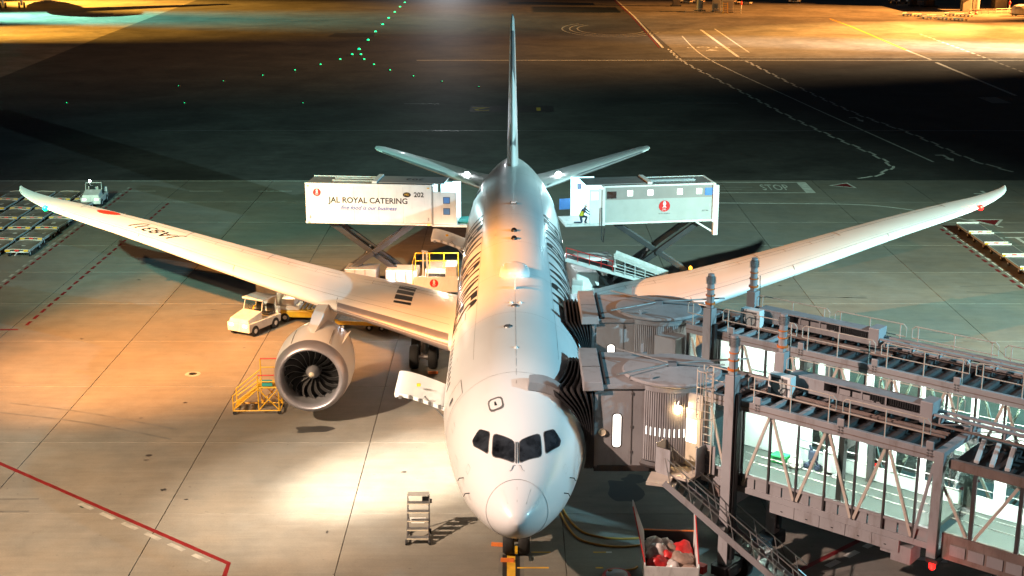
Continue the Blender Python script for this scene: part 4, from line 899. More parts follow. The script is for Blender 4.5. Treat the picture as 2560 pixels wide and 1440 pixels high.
    for x in (-1.95, -1.93): MB().box(x, x + .012, y0 + .045, y0 + .06, 4.05, 7.0).build('panel_seam', 'line', B)
    for z in (4.5, 5.5, 6.8): MB().box(-1.97, -1.89, y0 + .03, y0 + .06, z, z + .1).build('hinge', 'line', B)
    MB().lathe([(0, .14), (.03, .14), (.035, .10), (.036, 0)], (-3.02, y0 - .02, 5.35), 'y', 16).build('door_sensor', 'doorp', B)
    # bellows reaching to the fuselage
    def upath():
        ya, yb, zb, zt, r = y0 + .05, y1 - .05, 3.95, 6.95, .35; P = []
        for k in range(9): P.append((ya, zb + (zt - r - zb) * k / 8))
        for k in range(1, 5): a = R(180 - 22.5 * k); P.append((ya + r + r * math.cos(a), zt - r + r * math.sin(a)))
        for k in range(1, 9): P.append((ya + r + (yb - ya - 2 * r) * k / 8, zt))
        for k in range(1, 5): a = R(90 - 22.5 * k); P.append((yb - r + r * math.cos(a), zt - r + r * math.sin(a)))
        for k in range(1, 9): P.append((yb, zt - r - (zt - r - zb) * k / 8))
        return P
    UP = upath(); cyy = (y0 + y1) / 2
    def fuse_x(ywl, z):      # fuselage half width at a height, in bridge coordinates
        yl = ywl + B.location.y + .7; zt = pchip(FUS, 2, yl); zb = pchip(FUS, 3, yl); wv = pchip(FUS, 1, yl); c = (zt + zb) / 2; h = (zt - zb) / 2
        return wv * math.sqrt(max(0.0, 1 - min(1, ((z - c) / h) ** 2))) + .13 - B.location.x
    NF = 14
    rings = []
    for k in range(NF + 1):
        f = k / NF; puff = .17 if k % 2 else 0.0; ring = []
        for (y, z) in UP:
            ex = x0 - fuse_x(y, z); ex = max(.10, ex - .08)
            n = Vector((y - cyy, (z - 5.2) * .9)).normalized()
            ring.append((x0 - ex * f, y + n.x * puff * (1 if abs(n.x) > .2 else .3), z + max(0, n.y) * puff))
        rings.append(ring)
    bl = MB().loft(rings, closed=False).build('bellows', 'bellow', B)
    for k in (1, 3, 5, 7, 9, 11, 13):
        MB().tube(rings[k], .022, 5, cap=False).build('bellows_hoop', 'darkmetal', bl)
    for j in (9, 17, 25):
        MB().tube([r[j] for r in rings[::2]], .014, 5).build('bellows_strap', 'line', bl)
    if front:
        d = bpy.data.lights.new('beacon_lamp', 'POINT'); d.energy = 28; d.color = (1, .07, .04); d.shadow_soft_size = .06
        o = bpy.data.objects.new('beacon_lamp', d); C.objects.link(o); o.parent = B; o.location = T(11.05, 1.85, 3.1)
        # padded hood resting on the shoulder of the fuselage
        def pad(f0):
            o = []
            for i in range(13):
                th = .16 + .74 * i / 12; wd = .10 + .40 * math.sin(math.pi * min(1, .25 + i / 14))
                yl = 4.95 - 1.0 * (1 - i / 12) * .3
                for a, off in ((0, .03), (0, .34), (wd, .34), (wd, .03)):
                    p = fus_pt(yl + .2 + a, th, off); o.append((p[0] + .13 - 6.31, p[1] - .7 - 5.87, p[2]))
            return [o[i * 4:i * 4 + 4] for i in range(13)]
        MB().loft(pad(0)).build('canopy_pad', 'bridge', B, smooth=True)
        # --- service door, landing, stairs on the camera side (front bridge only)
        tS = HW + .03
        TB().box(0.95, 2.0, HW - .12, HW + .02, 4.0, 7.05).build('service_wall', 'bridge', B)
        sdoor = TB().box(1.02, 1.92, tS - .01, tS + .03, 4.2, 6.45).build('service_door', 'doorp', B, bevel=.01)
        TB().box(1.32, 1.76, tS + .03, tS + .036, 5.15, 6.05).build('door_window', 'e_doorwin', sdoor)
        TB().box(1.78, 1.86, tS + .03, tS + .09, 5.0, 5.06).build('door_handle', 'steel', sdoor)
        lamp = TB().tube([(1.1, tS, 6.75), (1.1, tS + .22, 6.7), (1.1, tS + .24, 6.55)], [.03, .05, .11], 10).build('service_lamp', 'steel', B)
        TB().tube([(1.1, tS + .24, 6.54), (1.1, tS + .24, 6.46)], .08, 10).build('lamp_bulb', 'e_warm', lamp)
        d = bpy.data.lights.new('service_lamp_bulb', 'POINT'); d.energy = 150; d.color = (1, .66, .3); d.shadow_soft_size = .08
        o = bpy.data.objects.new('service_lamp_bulb', d); C.objects.link(o); o.parent = B; o.location = T(1.1, tS + .30, 6.40)
        st = TB().box(.75, 2.15, tS + .02, tS + 1.05, 4.06, 4.16).build('service_stairs', 'railpaint', B)
        TB().box(.72, .76, tS + .03, tS + 1.1, 4.16, 5.25).build('side_plate', 'bridge', st); TB().prism([(.76, tS + 1.07), (1.35, tS + 1.07), (1.35, tS + 1.10), (.76, tS + 1.10)], 4.0, 5.1).build('side_plate', 'bridge', st)
        TB().box(2.16, 2.19, tS + .03, tS + .65, 4.16, 5.25).build('side_plate', 'bridge', st); TB().box(2.2, 2.6, tS + .03, tS + .06, 4.16, 5.25).build('side_plate', 'bridge', st)
        NS = 17; wd = 1.08; run = 5.2; ph = R(-17)
        S0 = Vector(T(1.45, tS + 1.25, 0))
        def ST(a, b, z): return (S0.x + a * math.cos(ph) + b * math.sin(ph), S0.y + a * math.sin(ph) - b * math.cos(ph), z)   # b > 0 towards the camera
        def SB(): return MB(ST)
        def sp(f, db=0, dz=0): return (run * f, db, 4.05 * (1 - f) + dz)
        SB().box(-.75, .1, -.45, .55, 3.98, 4.1).build('landing', 'railpaint', st)
        for sd in (-1, 1):
            SB().beam(sp(-.02, sd * wd / 2), sp(1, sd * wd / 2), .05, .24).build('stringer', 'bridge', st)
            for hz in (.55, 1.0): SB().tube([sp(0, sd * wd / 2, hz), sp(.97, sd * wd / 2, hz)], .022, 7).build('stair_rail', 'rail', st)
            for k in range(7): SB().beam(sp(.03 + k * .15, sd * wd / 2, .08), sp(.03 + k * .15 - .045, sd * wd / 2, 1.0), .028).build('rail_post', 'rail', st)
        for k in range(NS):
            p = sp((k + .5) / NS)
            SB().box(p[0] - .13, p[0] + .13, -wd / 2 + .03, wd / 2 - .03, p[2] - .02, p[2] + .02).build('tread', 'rail', st)
        # ladder cage beside the column
        cg = TB().beam((2.05, tS + .12, 4.2), (2.05, tS + .12, 8.3), .035).beam((2.45, tS + .12, 4.2), (2.45, tS + .12, 8.3), .035).build('roof_ladder', 'railpaint', B)
        for k in range(13): TB().beam((2.05, tS + .12, 4.5 + k * .29), (2.45, tS + .12, 4.5 + k * .29), .022).build('rung', 'railpaint', cg)
        for z in (6.4, 7.0, 7.6, 8.2): TB().tube([(2.25 + .36 * math.cos(R(a)), tS + .14 + .5 * math.sin(R(a)), z) for a in range(0, 181, 22)], .018, 5).build('cage_hoop', 'railpaint', cg)
        for a in (30, 60, 90, 120, 150): TB().beam((2.25 + .36 * math.cos(R(a)), tS + .14 + .5 * math.sin(R(a)), 6.4), (2.25 + .36 * math.cos(R(a)), tS + .14 + .5 * math.sin(R(a)), 8.2), .022).build('cage_bar', 'railpaint', cg)
    else:
        TB().box(0.95, 2.0, HW - .12, HW + .75, 4.0, 6.7).build('equipment_cabinet', 'bridge', B, bevel=.02)
build_bridge(bridge, 10.75, 6, True)
b2 = thing('boarding_bridge', "boarding bridge at the second door, standing behind the front bridge", 'boarding bridge', (6.31 + .35, 5.87 + 8.35, 0), 0, 'boarding bridges at the airliner')
build_bridge(b2, 18.2, 13, False)
# things left in the front tunnel
def inside(name, label, cat, s, t, mb, m):
    p = T(s, t, 0); o = mb.build(name, m, bevel=.02); o.location = (6.31 + p[0], 5.87 + p[1], 4.402); o.rotation_euler = (0, 0, -.7); tag(o, label, cat); return o
inside('plastic_basket', "green plastic basket on the floor inside the front bridge", 'basket', 4.1, -.6, MB().loft([[(-.25, -.2, 0), (.25, -.2, 0), (.25, .2, 0), (-.25, .2, 0)], [(-.3, -.25, .3), (.3, -.25, .3), (.3, .25, .3), (-.3, .25, .3)]]), 'green')
inside('folded_stroller', "dark folded stroller leaning inside the front bridge", 'stroller', 5.3, -.8, MB().beam((-.2, 0, .1), (.25, 0, .9), .07).beam((.2, .1, .1), (-.2, .1, .85), .07).cyl((-.2, -.1, .1), (-.2, .15, .1), .1, 12).cyl((.22, -.1, .1), (.22, .15, .1), .1, 12).cbox((0, .05, .5), (.35, .15, .35)), 'trouser')
inside('cleaning_cart', "white cleaning cart with bag inside the front bridge", 'cart', 6.1, -.75, MB().cbox((0, 0, .5), (.5, .4, .7)).cbox((0, 0, .9), (.56, .44, .06)).cyl((-.2, -.22, .08), (-.2, .22, .08), .08, 10).cyl((.2, -.22, .08), (.2, .22, .08), .08, 10), 'white')
inside('linen_bag', "pale linen bag slumped on the front bridge floor", 'bag', 4.75, -.55, MB().lathe([(0, .22), (.08, .30), (.25, .28), (.38, .12), (.45, .15)], (0, 0, 0), 'z', 14, cap=True), 'bagwhite')

# ================================================================== SERVICE VEHICLES
def wheels(mb_parent, pts, r, wd, axis='x'):
    for (x, y) in pts:
        k = MB().lathe([(-wd / 2, r * .5), (-wd / 2, r * .88), (-wd * .3, r), (wd * .3, r), (wd / 2, r * .88), (wd / 2, r * .5)], (x, y, r), axis, 18, cap=True).build('wheel', 'tyre', mb_parent, smooth=True)
        MB().lathe([(-wd * .51, .01), (-wd * .51, r * .42), (wd * .51, r * .42), (wd * .51, .01)], (x, y, r), axis, 12).build('rim', 'white', k)

def scissors(v, xa, xb, za, zb, m='darkmetal'):
    for y in (-.75, .75):
        MB().beam((xa, y, za), (xb, y, zb), .26, .34).build('scissor_arm', m, v, bevel=.02)
        MB().beam((xb, y * .68, za), (xa, y * .68, zb), .2, .34).build('scissor_arm', m, v, bevel=.02)
    cx = (xa + xb) / 2; cz = (za + zb) / 2
    MB().cyl((cx, -1.0, cz), (cx, 1.0, cz), .16, 14).build('pivot_pin', m, v)
    MB().cyl((cx - 1.4, 0, za + .2), (cx - .5, 0, cz - .1), .13, 12).build('lift_cylinder', m, v); MB().cyl((cx - .8, 0, cz - .7), (cx - .25, 0, cz + .35), .06, 10).build('lift_rod', 'metal', v)

# --- left catering truck: body along local x, platform end at +x
def cater_left():
    v = thing('catering_truck', "white high-lift catering truck with black lettering on its raised box", 'catering truck', (-8.75, 41.55, 0), R(-6), 'high-lift catering trucks')
    Z0, Z1 = 5.05, 7.55; xa, xb = -4.15, 3.85; hw = 1.25
    body = MB().box(xa, xb, -hw, hw, Z0 + .12, Z1).build('van_body', 'white', v, bevel=.04)
    MB().box(xa - .02, xb + .02, -hw - .02, hw + .02, Z0, Z0 + .12).build('body_sill', 'white', body)
    MB().box(xa + .05, xb - .05, -hw + .06, hw - .06, Z1, Z1 + .03).build('roof_panel', 'roofgrey', body)
    for y in (-hw + .03, hw - .03): MB().box(xa, xb, y - .03, y + .03, Z1 - .02, Z1 + .07).build('roof_rim', 'white', body)
    for y in (-.35, .45): MB().box(-2.6, .4, y - .05, y + .05, Z1 + .05, Z1 + .14).build('roof_track', 'steel', body)
    MB().box(.3, 4.6, -1.0, 1.05, Z1 + .10, Z1 + .15).build('sliding_canopy', 'taupe', body); MB().box(.1, .4, -1.2, 1.2, Z1 + .1, Z1 + .24).build('canopy_frame', 'white', body)
    vs, fs = text2d("202", .8, res=2); conform('roof_lettering', vs, fs, lambda u, w_: (2.6 - u, .1 - w_, Z1 + .158), 'letter', body, 9)
    side = lambda u, w_, l=.006: (u, -hw - l - .001, w_)
    for txt, size, x, z, m, sh in (("JAL ROYAL CATERING", .50, -.15, 6.55, 'letter', 0), ("fine food is our business", .36, -.15, 6.08, 'letterblue', .35), ("202", .42, 3.05, 6.98, 'letter', 0)):
        vs, fs = text2d(txt, size, res=3, shear=sh, bold=.011 if size > .4 else .007); conform('lettering', [(a + x, b + z) for a, b in vs], fs, lambda u, w_: side(u, w_, .005), m, body, 9)
    emblem(body, lambda u, w_, l: (u - 3.4, -hw - l - .001, w_ + 7.02), .25)
    vs, fs = disc2d(.16, 20); conform('badge', [(a * 1.6 + 2.3, b + 6.98) for a, b in vs], fs, lambda u, w_: side(u, w_, .004), 'letter', body, 9)
    vs, fs = text2d("MD", .2, res=2); conform('badge_lettering', [(a + 2.3, b + 6.98) for a, b in vs], fs, lambda u, w_: side(u, w_, .008), 'pyellow', body, 9)
    for x in (xa + .2, xb - .2):
        for z in (Z0 + .06, Z1 - .12): MB().cbox((x, -hw - .03, z), (.14, .04, .06)).build('marker_light', 'pyellow' if z > 6 else 'e_orange', body)
    for x in (-2.6, -1.05, .5, 2.05): MB().box(x, x + .012, -hw - .004, -hw, Z0 + .15, Z1 - .08).build('body_seam', 'seam', body)
    for x in (-3.9, 3.6): MB().box(x, x + .08, -hw - .02, -hw, Z0 + .3, Z0 + .5).build('latch', 'steel', body)
    # platform cab against the door
    MB().box(xb + .1, xb + 1.55, -hw, -hw + .06, Z0 + .1, Z1 - .35).build('platform_gate', 'white', body, bevel=.01)
    for z in (Z0 + .75, Z0 + 1.45): MB().box(xb + .75, xb + 1.12, -hw - .012, -hw - .002, z, z + .36).build('gate_window', 'blueglass', body, bevel=.0)
    for z in (Z0 + .72, Z0 + 1.42): MB().box(xb + .72, xb + 1.15, -hw - .008, -hw, z, z + .42).build('gate_window_frame', 'rubber', body)
    MB().box(xb + .02, xb + .1, -hw - .02, -hw + .1, Z0, Z1).build('gate_post', 'taupe', body)
    MB().box(xb, xb + 2.2, -hw, hw, Z0 - .05, Z0 + .08).build('platform', 'whitedirty', body)
    MB().box(xb + 1.55, xb + 2.45, -.8, .8, Z0 + .08, Z0 + .2).build('bumper_pad', 'tealfab', body)
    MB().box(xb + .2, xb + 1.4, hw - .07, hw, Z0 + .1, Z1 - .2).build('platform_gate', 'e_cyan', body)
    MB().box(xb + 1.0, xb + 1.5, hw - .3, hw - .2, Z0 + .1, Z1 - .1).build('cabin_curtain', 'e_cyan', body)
    ch = MB().box(-4.4, 4.2, -1.0, 1.0, .62, 1.0).build('chassis', 'darkmetal', v, bevel=.03)
    MB().box(-4.6, 4.4, -1.22, 1.22, .95, 1.06).build('deck_plate', 'darkmetal', v)
    MB().box(3.3, 4.9, -1.15, 1.15, .5, 2.2).build('driver_cab', 'white', v, bevel=.12); MB().box(3.4, 4.86, -1.165, 1.165, 1.35, 1.95).build('cab_glass', 'cockpit', v)
    wheels(v, [(-3.0, -1.0), (-3.0, 1.0), (3.9, -1.0), (3.9, 1.0)], .48, .34, 'y')
    scissors(v, -2.8, 2.6, 1.1, 5.0)
    MB().cbox((-4.3, -1.15, 1.2), (.12, .12, .2)).build('marker_light', 'e_orange', v)
    return v
vl = cater_left()
def lamp(name, loc, energy, col, parent=None, size=.15):
    d = bpy.data.lights.new(name, 'POINT'); d.energy = energy; d.color = col; d.shadow_soft_size = size
    o = bpy.data.objects.new(name, d); C.objects.link(o); o.location = loc; o.parent = parent; return o
lamp('platform_lamp', (4.9, .2, 7.3), 160, (.6, .95, 1), vl)

# --- right catering truck: platform end at -x
def cater_right():
    v = thing('catering_truck', "grey ribbed high-lift catering truck with a row of small lit windows", 'catering truck', (8.95, 42.0, 0), R(9), 'high-lift catering trucks')
    Z0, Z1 = 5.05, 7.45; xa, xb = -3.55, 3.55; hw = 1.25
    body = MB().box(xa, xb, -hw, hw, Z0 + .14, Z1).build('van_body', 'greyside', v, bevel=.03)
    MB().box(xa, xb, -hw - .012, -hw, Z1 - .85, Z1 - .05).build('upper_panel', 'taupe', body)
    for k in range(22): MB().box(xa + .05, xb - .05, -hw - .022, -hw, Z0 + .16 + k * .065, Z0 + .195 + k * .065).build('side_rib', 'greyside', body)
    MB().box(xa - .03, xb + .03, -hw - .05, hw + .05, Z0, Z0 + .14).build('body_sill', 'white', body)
    MB().box(xa, xb, -hw - .03, -hw + .05, Z1 - .05, Z1 + .06).build('roof_rim', 'white', body); MB().box(xa, xb, hw - .05, hw + .03, Z1 - .05, Z1 + .06).build('roof_rim', 'white', body)
    MB().box(xa, xb, -hw + .06, hw - .06, Z1, Z1 + .03).build('roof_panel', 'roofgrey', body)
    MB().box(xa - 1.1, -.6, -1.1, 1.1, Z1 + .09, Z1 + .15).build('sliding_canopy', 'roofgrey', body); MB().box(-.75, -.45, -1.2, 1.2, Z1 + .09, Z1 + .22).build('canopy_frame', 'white', body)
    for y in (-.2, .1): MB().box(-.4, 2.6, y - .05, y + .05, Z1 + .04, Z1 + .12).build('roof_track', 'steel', body)
    for x in (-2.05, -.75, 1.15, 2.4): MB().box(x, x + .34, -hw - .03, -hw - .012, Z1 - .62, Z1 - .27).build('lit_window', 'e_window', body)
    MB().box(-3.35, -2.75, -hw - .03, -hw - .012, Z1 - .75, Z1 - .3).build('side_window', 'cockpit', body); MB().box(2.95, 3.45, -hw - .03, -hw - .012, Z1 - .72, Z1 - .25).build('blue_window', 'blueglass', body)
    for x in (xa, xb): MB().box(x - .08, x + .08, -hw - .09, hw + .06, Z0 - .05, Z1 + .04).build('end_frame', 'white', body)
    MB().box(xb + .02, xb + .3, -hw - .1, -hw + .2, Z0 - .9, Z1 - .1).build('rear_leg', 'white', body); MB().beam((xb - 1.1, -hw + .1, Z0 - .02), (xb + .15, -hw + .1, Z0 - .8), .1).build('rear_brace', 'white', body)
    emblem(body, lambda u, w_, l: (u + .35, -hw - .022 - l, w_ + 6.12), .36)
    vs, fs = text2d("ROYAL CATERING", .09, res=2); conform('lettering', [(a + .35, b + 5.64) for a, b in vs], fs, lambda u, w_: (u, -hw - .03, w_), 'letter', body, 9)
    vs, fs = text2d("JRC 304", .12, res=2); conform('lettering', [(a + 3.0, b + 5.75) for a, b in vs], fs, lambda u, w_: (u, -hw - .03, w_), 'letter', body, 9)
    # platform side
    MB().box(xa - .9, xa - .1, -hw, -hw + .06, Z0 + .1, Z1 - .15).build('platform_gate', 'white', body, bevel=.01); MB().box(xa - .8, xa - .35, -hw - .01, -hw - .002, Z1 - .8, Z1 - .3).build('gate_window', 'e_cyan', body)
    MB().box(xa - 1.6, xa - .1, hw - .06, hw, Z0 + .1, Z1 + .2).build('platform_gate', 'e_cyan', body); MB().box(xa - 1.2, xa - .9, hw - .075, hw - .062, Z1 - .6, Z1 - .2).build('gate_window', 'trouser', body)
    MB().box(xa - 2.4, xa, -hw, hw, Z0 - .06, Z0 + .08).build('platform', 'whitedirty', body)
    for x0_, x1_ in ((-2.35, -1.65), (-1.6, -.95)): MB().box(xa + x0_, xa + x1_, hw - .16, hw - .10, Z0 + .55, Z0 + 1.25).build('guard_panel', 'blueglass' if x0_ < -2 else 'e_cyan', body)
    MB().tube([(xa - .15, -hw - .1, Z0 + 1.1), (xa - .13, -hw - .14, Z0 - .9), (xa - .03, -hw - .14, Z0 - 1.1), (xa + .05, -hw - .12, Z0 - .2)], .035, 7).build('drain_hose', 'rubber', body)
    ch = MB().box(-3.9, 4.6, -1.0, 1.0, .62, 1.0).build('chassis', 'darkmetal', v, bevel=.03)
    MB().box(-4.1, 4.6, -1.22, 1.22, .95, 1.08).build('deck_plate', 'darkmetal', v); MB().box(3.2, 4.2, -1.2, -.6, 1.08, 1.5).build('tool_box', 'whitedirty', v)
    MB().box(-5.2, -3.7, -1.1, 1.1, .5, 2.0).build('driver_cab', 'white', v, bevel=.12)
    wheels(v, [(-3.6, -1.0), (-3.6, 1.0), (3.2, -1.0), (3.2, 1.0)], .48, .34, 'y')
    scissors(v, -2.7, 2.9, 1.1, 5.0)
    for p in ((2.2, -1.2, 1.95), (3.5, -1.28, 1.35)):
        MB().lathe([(0, .12), (.12, .11), (.2, .02)], p, 'z', 10).build('amber_beacon', 'e_orange', v, smooth=True)
    MB().beam((2.2, -1.2, 1.0), (2.2, -1.2, 1.96), .06).build('beacon_post', 'darkmetal', v)
    return v
vr = cater_right()
lamp('platform_lamp', (-4.6, .3, 7.35), 220, (.6, .95, 1), vr)
lamp('amber_lamp', (2.2, -1.5, 2.1), 60, (1, .4, .05), vr)

# --- worker kneeling on the right truck's platform
def person(name, label, loc, rz, pose):
    root = None
    me = bpy.data.meshes.new(name); J = pose['v']; me.from_pydata(J, pose['e'], [])
    o = bpy.data.objects.new(name, me); C.objects.link(o); o.location = loc; o.rotation_euler = (0, 0, rz)
    sk = o.modifiers.new('skin', 'SKIN'); sk.use_smooth_shade = True
    for i, r in enumerate(pose['r']): me.skin_vertices[0].data[i].radius = (r, r)
    me.skin_vertices[0].data[0].use_root = True
    sb = o.modifiers.new('sub', 'SUBSURF'); sb.levels = sb.render_levels = 1
    me.materials.append(M['trouser'])
    tag(o, label, 'person')
    hd = pose['v'][pose['head']]
    MB().lathe([(-.13, .05), (-.10, .085), (0, .10), (.08, .09), (.12, .04), (.125, .0)], hd, 'z', 14).build('head', 'face', o, smooth=True)
    MB().lathe([(.0, .108), (.07, .10), (.13, .05), (.14, 0)], (hd[0], hd[1], hd[2] + .01), 'z', 14).build('helmet', 'white', o, smooth=True)
    c0, c1 = Vector(pose['v'][0]), Vector(pose['v'][pose['chest']])
    ax = (c1 - c0)
    rings = []
    for q, (a, b) in ((.0, (.20, .15)), (.45, (.205, .15)), (.9, (.22, .14)), (1.15, (.12, .09))):
        p = c0 + ax * q; rings.append([(p.x + a * math.cos(t), p.y + b * math.sin(t), p.z) for t in [2 * math.pi * k / 14 for k in range(14)]])
    MB().loft(rings).build('vest', 'hivis', o, smooth=True)
    return o
KN = dict(v=[(0, 0, .50), (0, -.14, .80), (0, -.24, .98), (0, -.30, 1.14), (.17, -.20, .92), (.22, -.42, .74), (.16, -.62, .62), (-.17, -.20, .92), (-.22, -.42, .74), (-.16, -.62, .62), (.11, 0, .46), (.13, -.34, .40), (.13, -.20, .05), (.13, -.34, .03), (-.11, 0, .46), (-.13, -.10, .08), (-.13, .34, .06), (-.13, .44, .05)],
          e=[(0, 1), (1, 2), (2, 3), (1, 4), (4, 5), (5, 6), (1, 7), (7, 8), (8, 9), (0, 10), (10, 11), (11, 12), (12, 13), (0, 14), (14, 15), (15, 16), (16, 17)],
          r=[.15, .15, .06, .08, .065, .05, .04, .065, .05, .04, .10, .075, .05, .045, .10, .075, .05, .045], head=3, chest=1)
person('person', "person in a yellow vest crouching on the lit platform of the ribbed truck", (4.25, 40.3, 5.13), R(70), KN)

# --- belt loader beside the aft hold (right)
bv = thing('belt_loader', "white belt loader with red rails slanting up to the rear hold", 'belt loader', (6.3, 39.6, 0), R(-4))
def bp(f, dy=0, dz=0): return (-3.1 + 6.6 * f, dy, 3.05 - 1.75 * f + dz)
MB().beam(bp(0), bp(1), 1.15, .22).build('conveyor_frame', 'white', bv, bevel=.02); MB().beam(bp(0.01, 0, .13), bp(.99, 0, .13), .8, .03).build('belt', 'rubber', bv)
for dy in (-.6,):
    for dz in (.45, .8): MB().tube([bp(.02, dy, dz), bp(.46, dy, dz - .05)], .028, 6).build('guard_rail', 'redpaint', bv)
    for k in range(5): MB().beam(bp(.02 + .11 * k, dy, .1), bp(.02 + .11 * k, dy, .82), .04).build('rail_post', 'redpaint', bv)
for dy in (-.62, .62):
    MB().beam(bp(.48, dy, .95), bp(.98, dy, .55), .05, .5).build('canopy_side', 'whitedirty', bv) if dy > 0 else None
    for dz in (.25, .45, .65): MB().beam(bp(.48, dy, dz), bp(.96, dy, dz * .85), .035).build('guard_rail', 'white', bv)
    for k in range(6): MB().beam(bp(.48 + .095 * k, dy, .1), bp(.48 + .095 * k, dy, .95 - .05 * k), .045).build('rail_post', 'white', bv)
MB().beam(bp(.47, -.1, 1.0), bp(1.0, -.1, .62), 1.1, .05).build('canopy', 'whitedirty', bv)
MB().box(-2.2, 3.0, -.85, .85, .45, .85).build('chassis', 'whitedirty', bv, bevel=.04)
MB().box(-2.6, -1.9, -.95, .95, .4, 1.5).build('engine_cover', 'white', bv, bevel=.06); MB().box(2.4, 3.4, -.9, .9, .5, 1.25).build('driver_cab', 'white', bv, bevel=.06)
MB().beam((0, 0, .8), bp(.3, 0, -.15), .14).build('lift_strut', 'darkmetal', bv)
wheels(bv, [(-1.5, -.85), (-1.5, .85), (2.0, -.85), (2.0, .85)], .42, .26, 'y')
MB().tube([(-2.8, -1.0, .9), (3.6, -1.0, .85)], .05, 7).build('bumper_rail', 'white', bv)
lamp('work_lamp', (-3.2, .8, 3.9), 170, (.85, .95, 1), bv)
# van nose parked behind the belt loader
vn = thing('service_van', "white service van nose showing behind the belt loader", 'van', (5.2, 44.6, 0), R(8))
MB().loft([[(-1.6, y, .45) for y in (-.85, .85)] + [(1.6, y, .45) for y in (.85, -.85)], [(-1.6, y, 1.2) for y in (-.85, .85)] + [(1.6, y, 1.2) for y in (.85, -.85)], [(-1.1, y, 2.0) for y in (-.75, .75)] + [(1.3, y, 2.0) for y in (.75, -.75)]]).build('body', 'white', vn, bevel=.08)
MB().box(-1.0, .9, -.86, -.80, 1.25, 1.8).build('side_window', 'cockpit', vn); wheels(vn, [(-1, -.75), (-1, .75), (1, -.75), (1, .75)], .33, .22, 'y')

# --- main deck cargo loader on the left
cl = thing('cargo_loader', "white cargo loader with yellow rails at the rear hold, round badge on its side", 'cargo loader', (-4.75, 38.9, 0), 0)
MB().box(-1.45, 1.35, -1.2, 1.3, 1.35, 1.75).build('lift_platform', 'whitedirty', cl, bevel=.03)
sp_ = MB().box(-1.35, 1.35, -1.26, -1.2, 1.4, 2.35).build('side_shield', 'white', cl, bevel=.01)
emblem(sp_, lambda u, w_, l: (u - .1, -1.26 - l, w_ + 1.95), .26)
MB().box(.6, 1.3, -1.22, .2, 2.3, 3.0).build('operator_cab', 'whitedirty', cl, bevel=.05)
for z in (2.75, 3.25): MB().tube([(-1.4, 1.2, z), (1.3, 1.2, z)], .03, 6).build('guard_rail', 'yellow', cl)
for x in (-1.4, -.5, .4, 1.3): MB().beam((x, 1.2, 1.7), (x, 1.2, 3.27), .05).build('rail_post', 'yellow', cl)
MB().tube([(-1.4, 1.2, 3.25), (-1.4, -1.1, 3.25), (-1.4, -1.1, 1.7)], .03, 6).build('guard_rail', 'yellow', cl)
MB().beam((-.8, -.9, 1.8), (-.75, -.9, 3.9), .09).beam((-.5, -.9, 1.8), (-.55, -.9, 3.9), .09).beam((-.85, -.9, 3.9), (-.5, -.9, 3.85), .09).build('mast', 'white', cl)
for y in (-.9, .9):
    MB().beam((-1.2, y, .5), (1.0, y, 1.4), .12).build('scissor_arm', 'yellow', cl); MB().beam((1.0, y * .8, .5), (-1.2, y * .8, 1.4), .12).build('scissor_arm', 'yellow', cl)
MB().box(-1.6, 1.4, -1.1, 1.1, .35, .6).build('chassis', 'darkmetal', cl); MB().box(-2.0, -1.5, -.9, .9, .4, 1.1).build('front_bumper', 'yellow', cl, bevel=.05)
wheels(cl, [(-1.0, -1.0), (-1.0, 1.0), (1.0, -1.0), (1.0, 1.0)], .34, .25, 'y')
lamp('work_lamp', (.9, .4, 3.6), 420, (1, .86, .6), cl)
lamp('work_lamp', (-2.6, -.6, 2.8), 300, (.75, .85, 1), cl)

# --- containers and dollies near the hold
def container(loc, rz, label, m='alu'):
    c = thing('cargo_container', label, 'container', loc, rz, 'cargo containers under the wing')
    P = [(-1.0, .08), (.6, .08), (1.0, .55), (1.0, 1.62), (-1.0, 1.62)]
    MB().loft([[(x, y, z) for x, z in P] for y in (-.75, .75)]).build('shell', m, c, bevel=.015)
    for y in (-.765, .765):
        for x in (-.98, -.35, .3): MB().box(x - .03, x + .03, y - .01, y + .01, .12, 1.6).build('shell_rib', 'steel', c)
    MB().box(-1.05, .65, -.78, .78, 0, .08).build('base_plate', 'steel', c)
    return c
def flatdolly(loc, rz, label, group):
    d = thing('pallet_dolly', label, 'dolly', loc, rz, group)
    MB().box(-1.2, 1.2, -.9, .9, .42, .52).build('deck', 'rollers', d, bevel=.01)
    for y in (-.88, .88): MB().box(-1.22, 1.22, y - .04, y + .04, .38, .60).build('side_rail', 'yellow', d)
    wheels(d, [(-.8, -.7), (-.8, .7), (.8, -.7), (.8, .7)], .2, .12, 'y'); MB().beam((-1.2, 0, .4), (-2.0, 0, .3), .06).build('drawbar', 'yellow', d)
    return d
flatdolly((-9.6, 41.0, 0), R(-4), "yellow railed dolly carrying the shiny container left of the cargo loader", 'pallet dollies by the left wing')
container((-9.6, 41.0, .53), R(-4), "shiny aluminium container on a dolly, nearest the scissor truck")
flatdolly((-7.0, 40.7, 0), R(-4), "yellow railed dolly between the first container and the cargo loader", 'pallet dollies by the left wing')
container((-7.0, 40.7, .53), R(-4), "pale aluminium container on a dolly beside the cargo loader", 'whitedirty')
flatdolly((-9.2, 34.9, 0), R(-8), "empty yellow dolly under the wing inboard of the engine", 'pallet dollies by the left wing')
flatdolly((-6.9, 34.6, 0), R(-4), "empty yellow dolly under the wing nearest the main wheels", 'pallet dollies by the left wing')
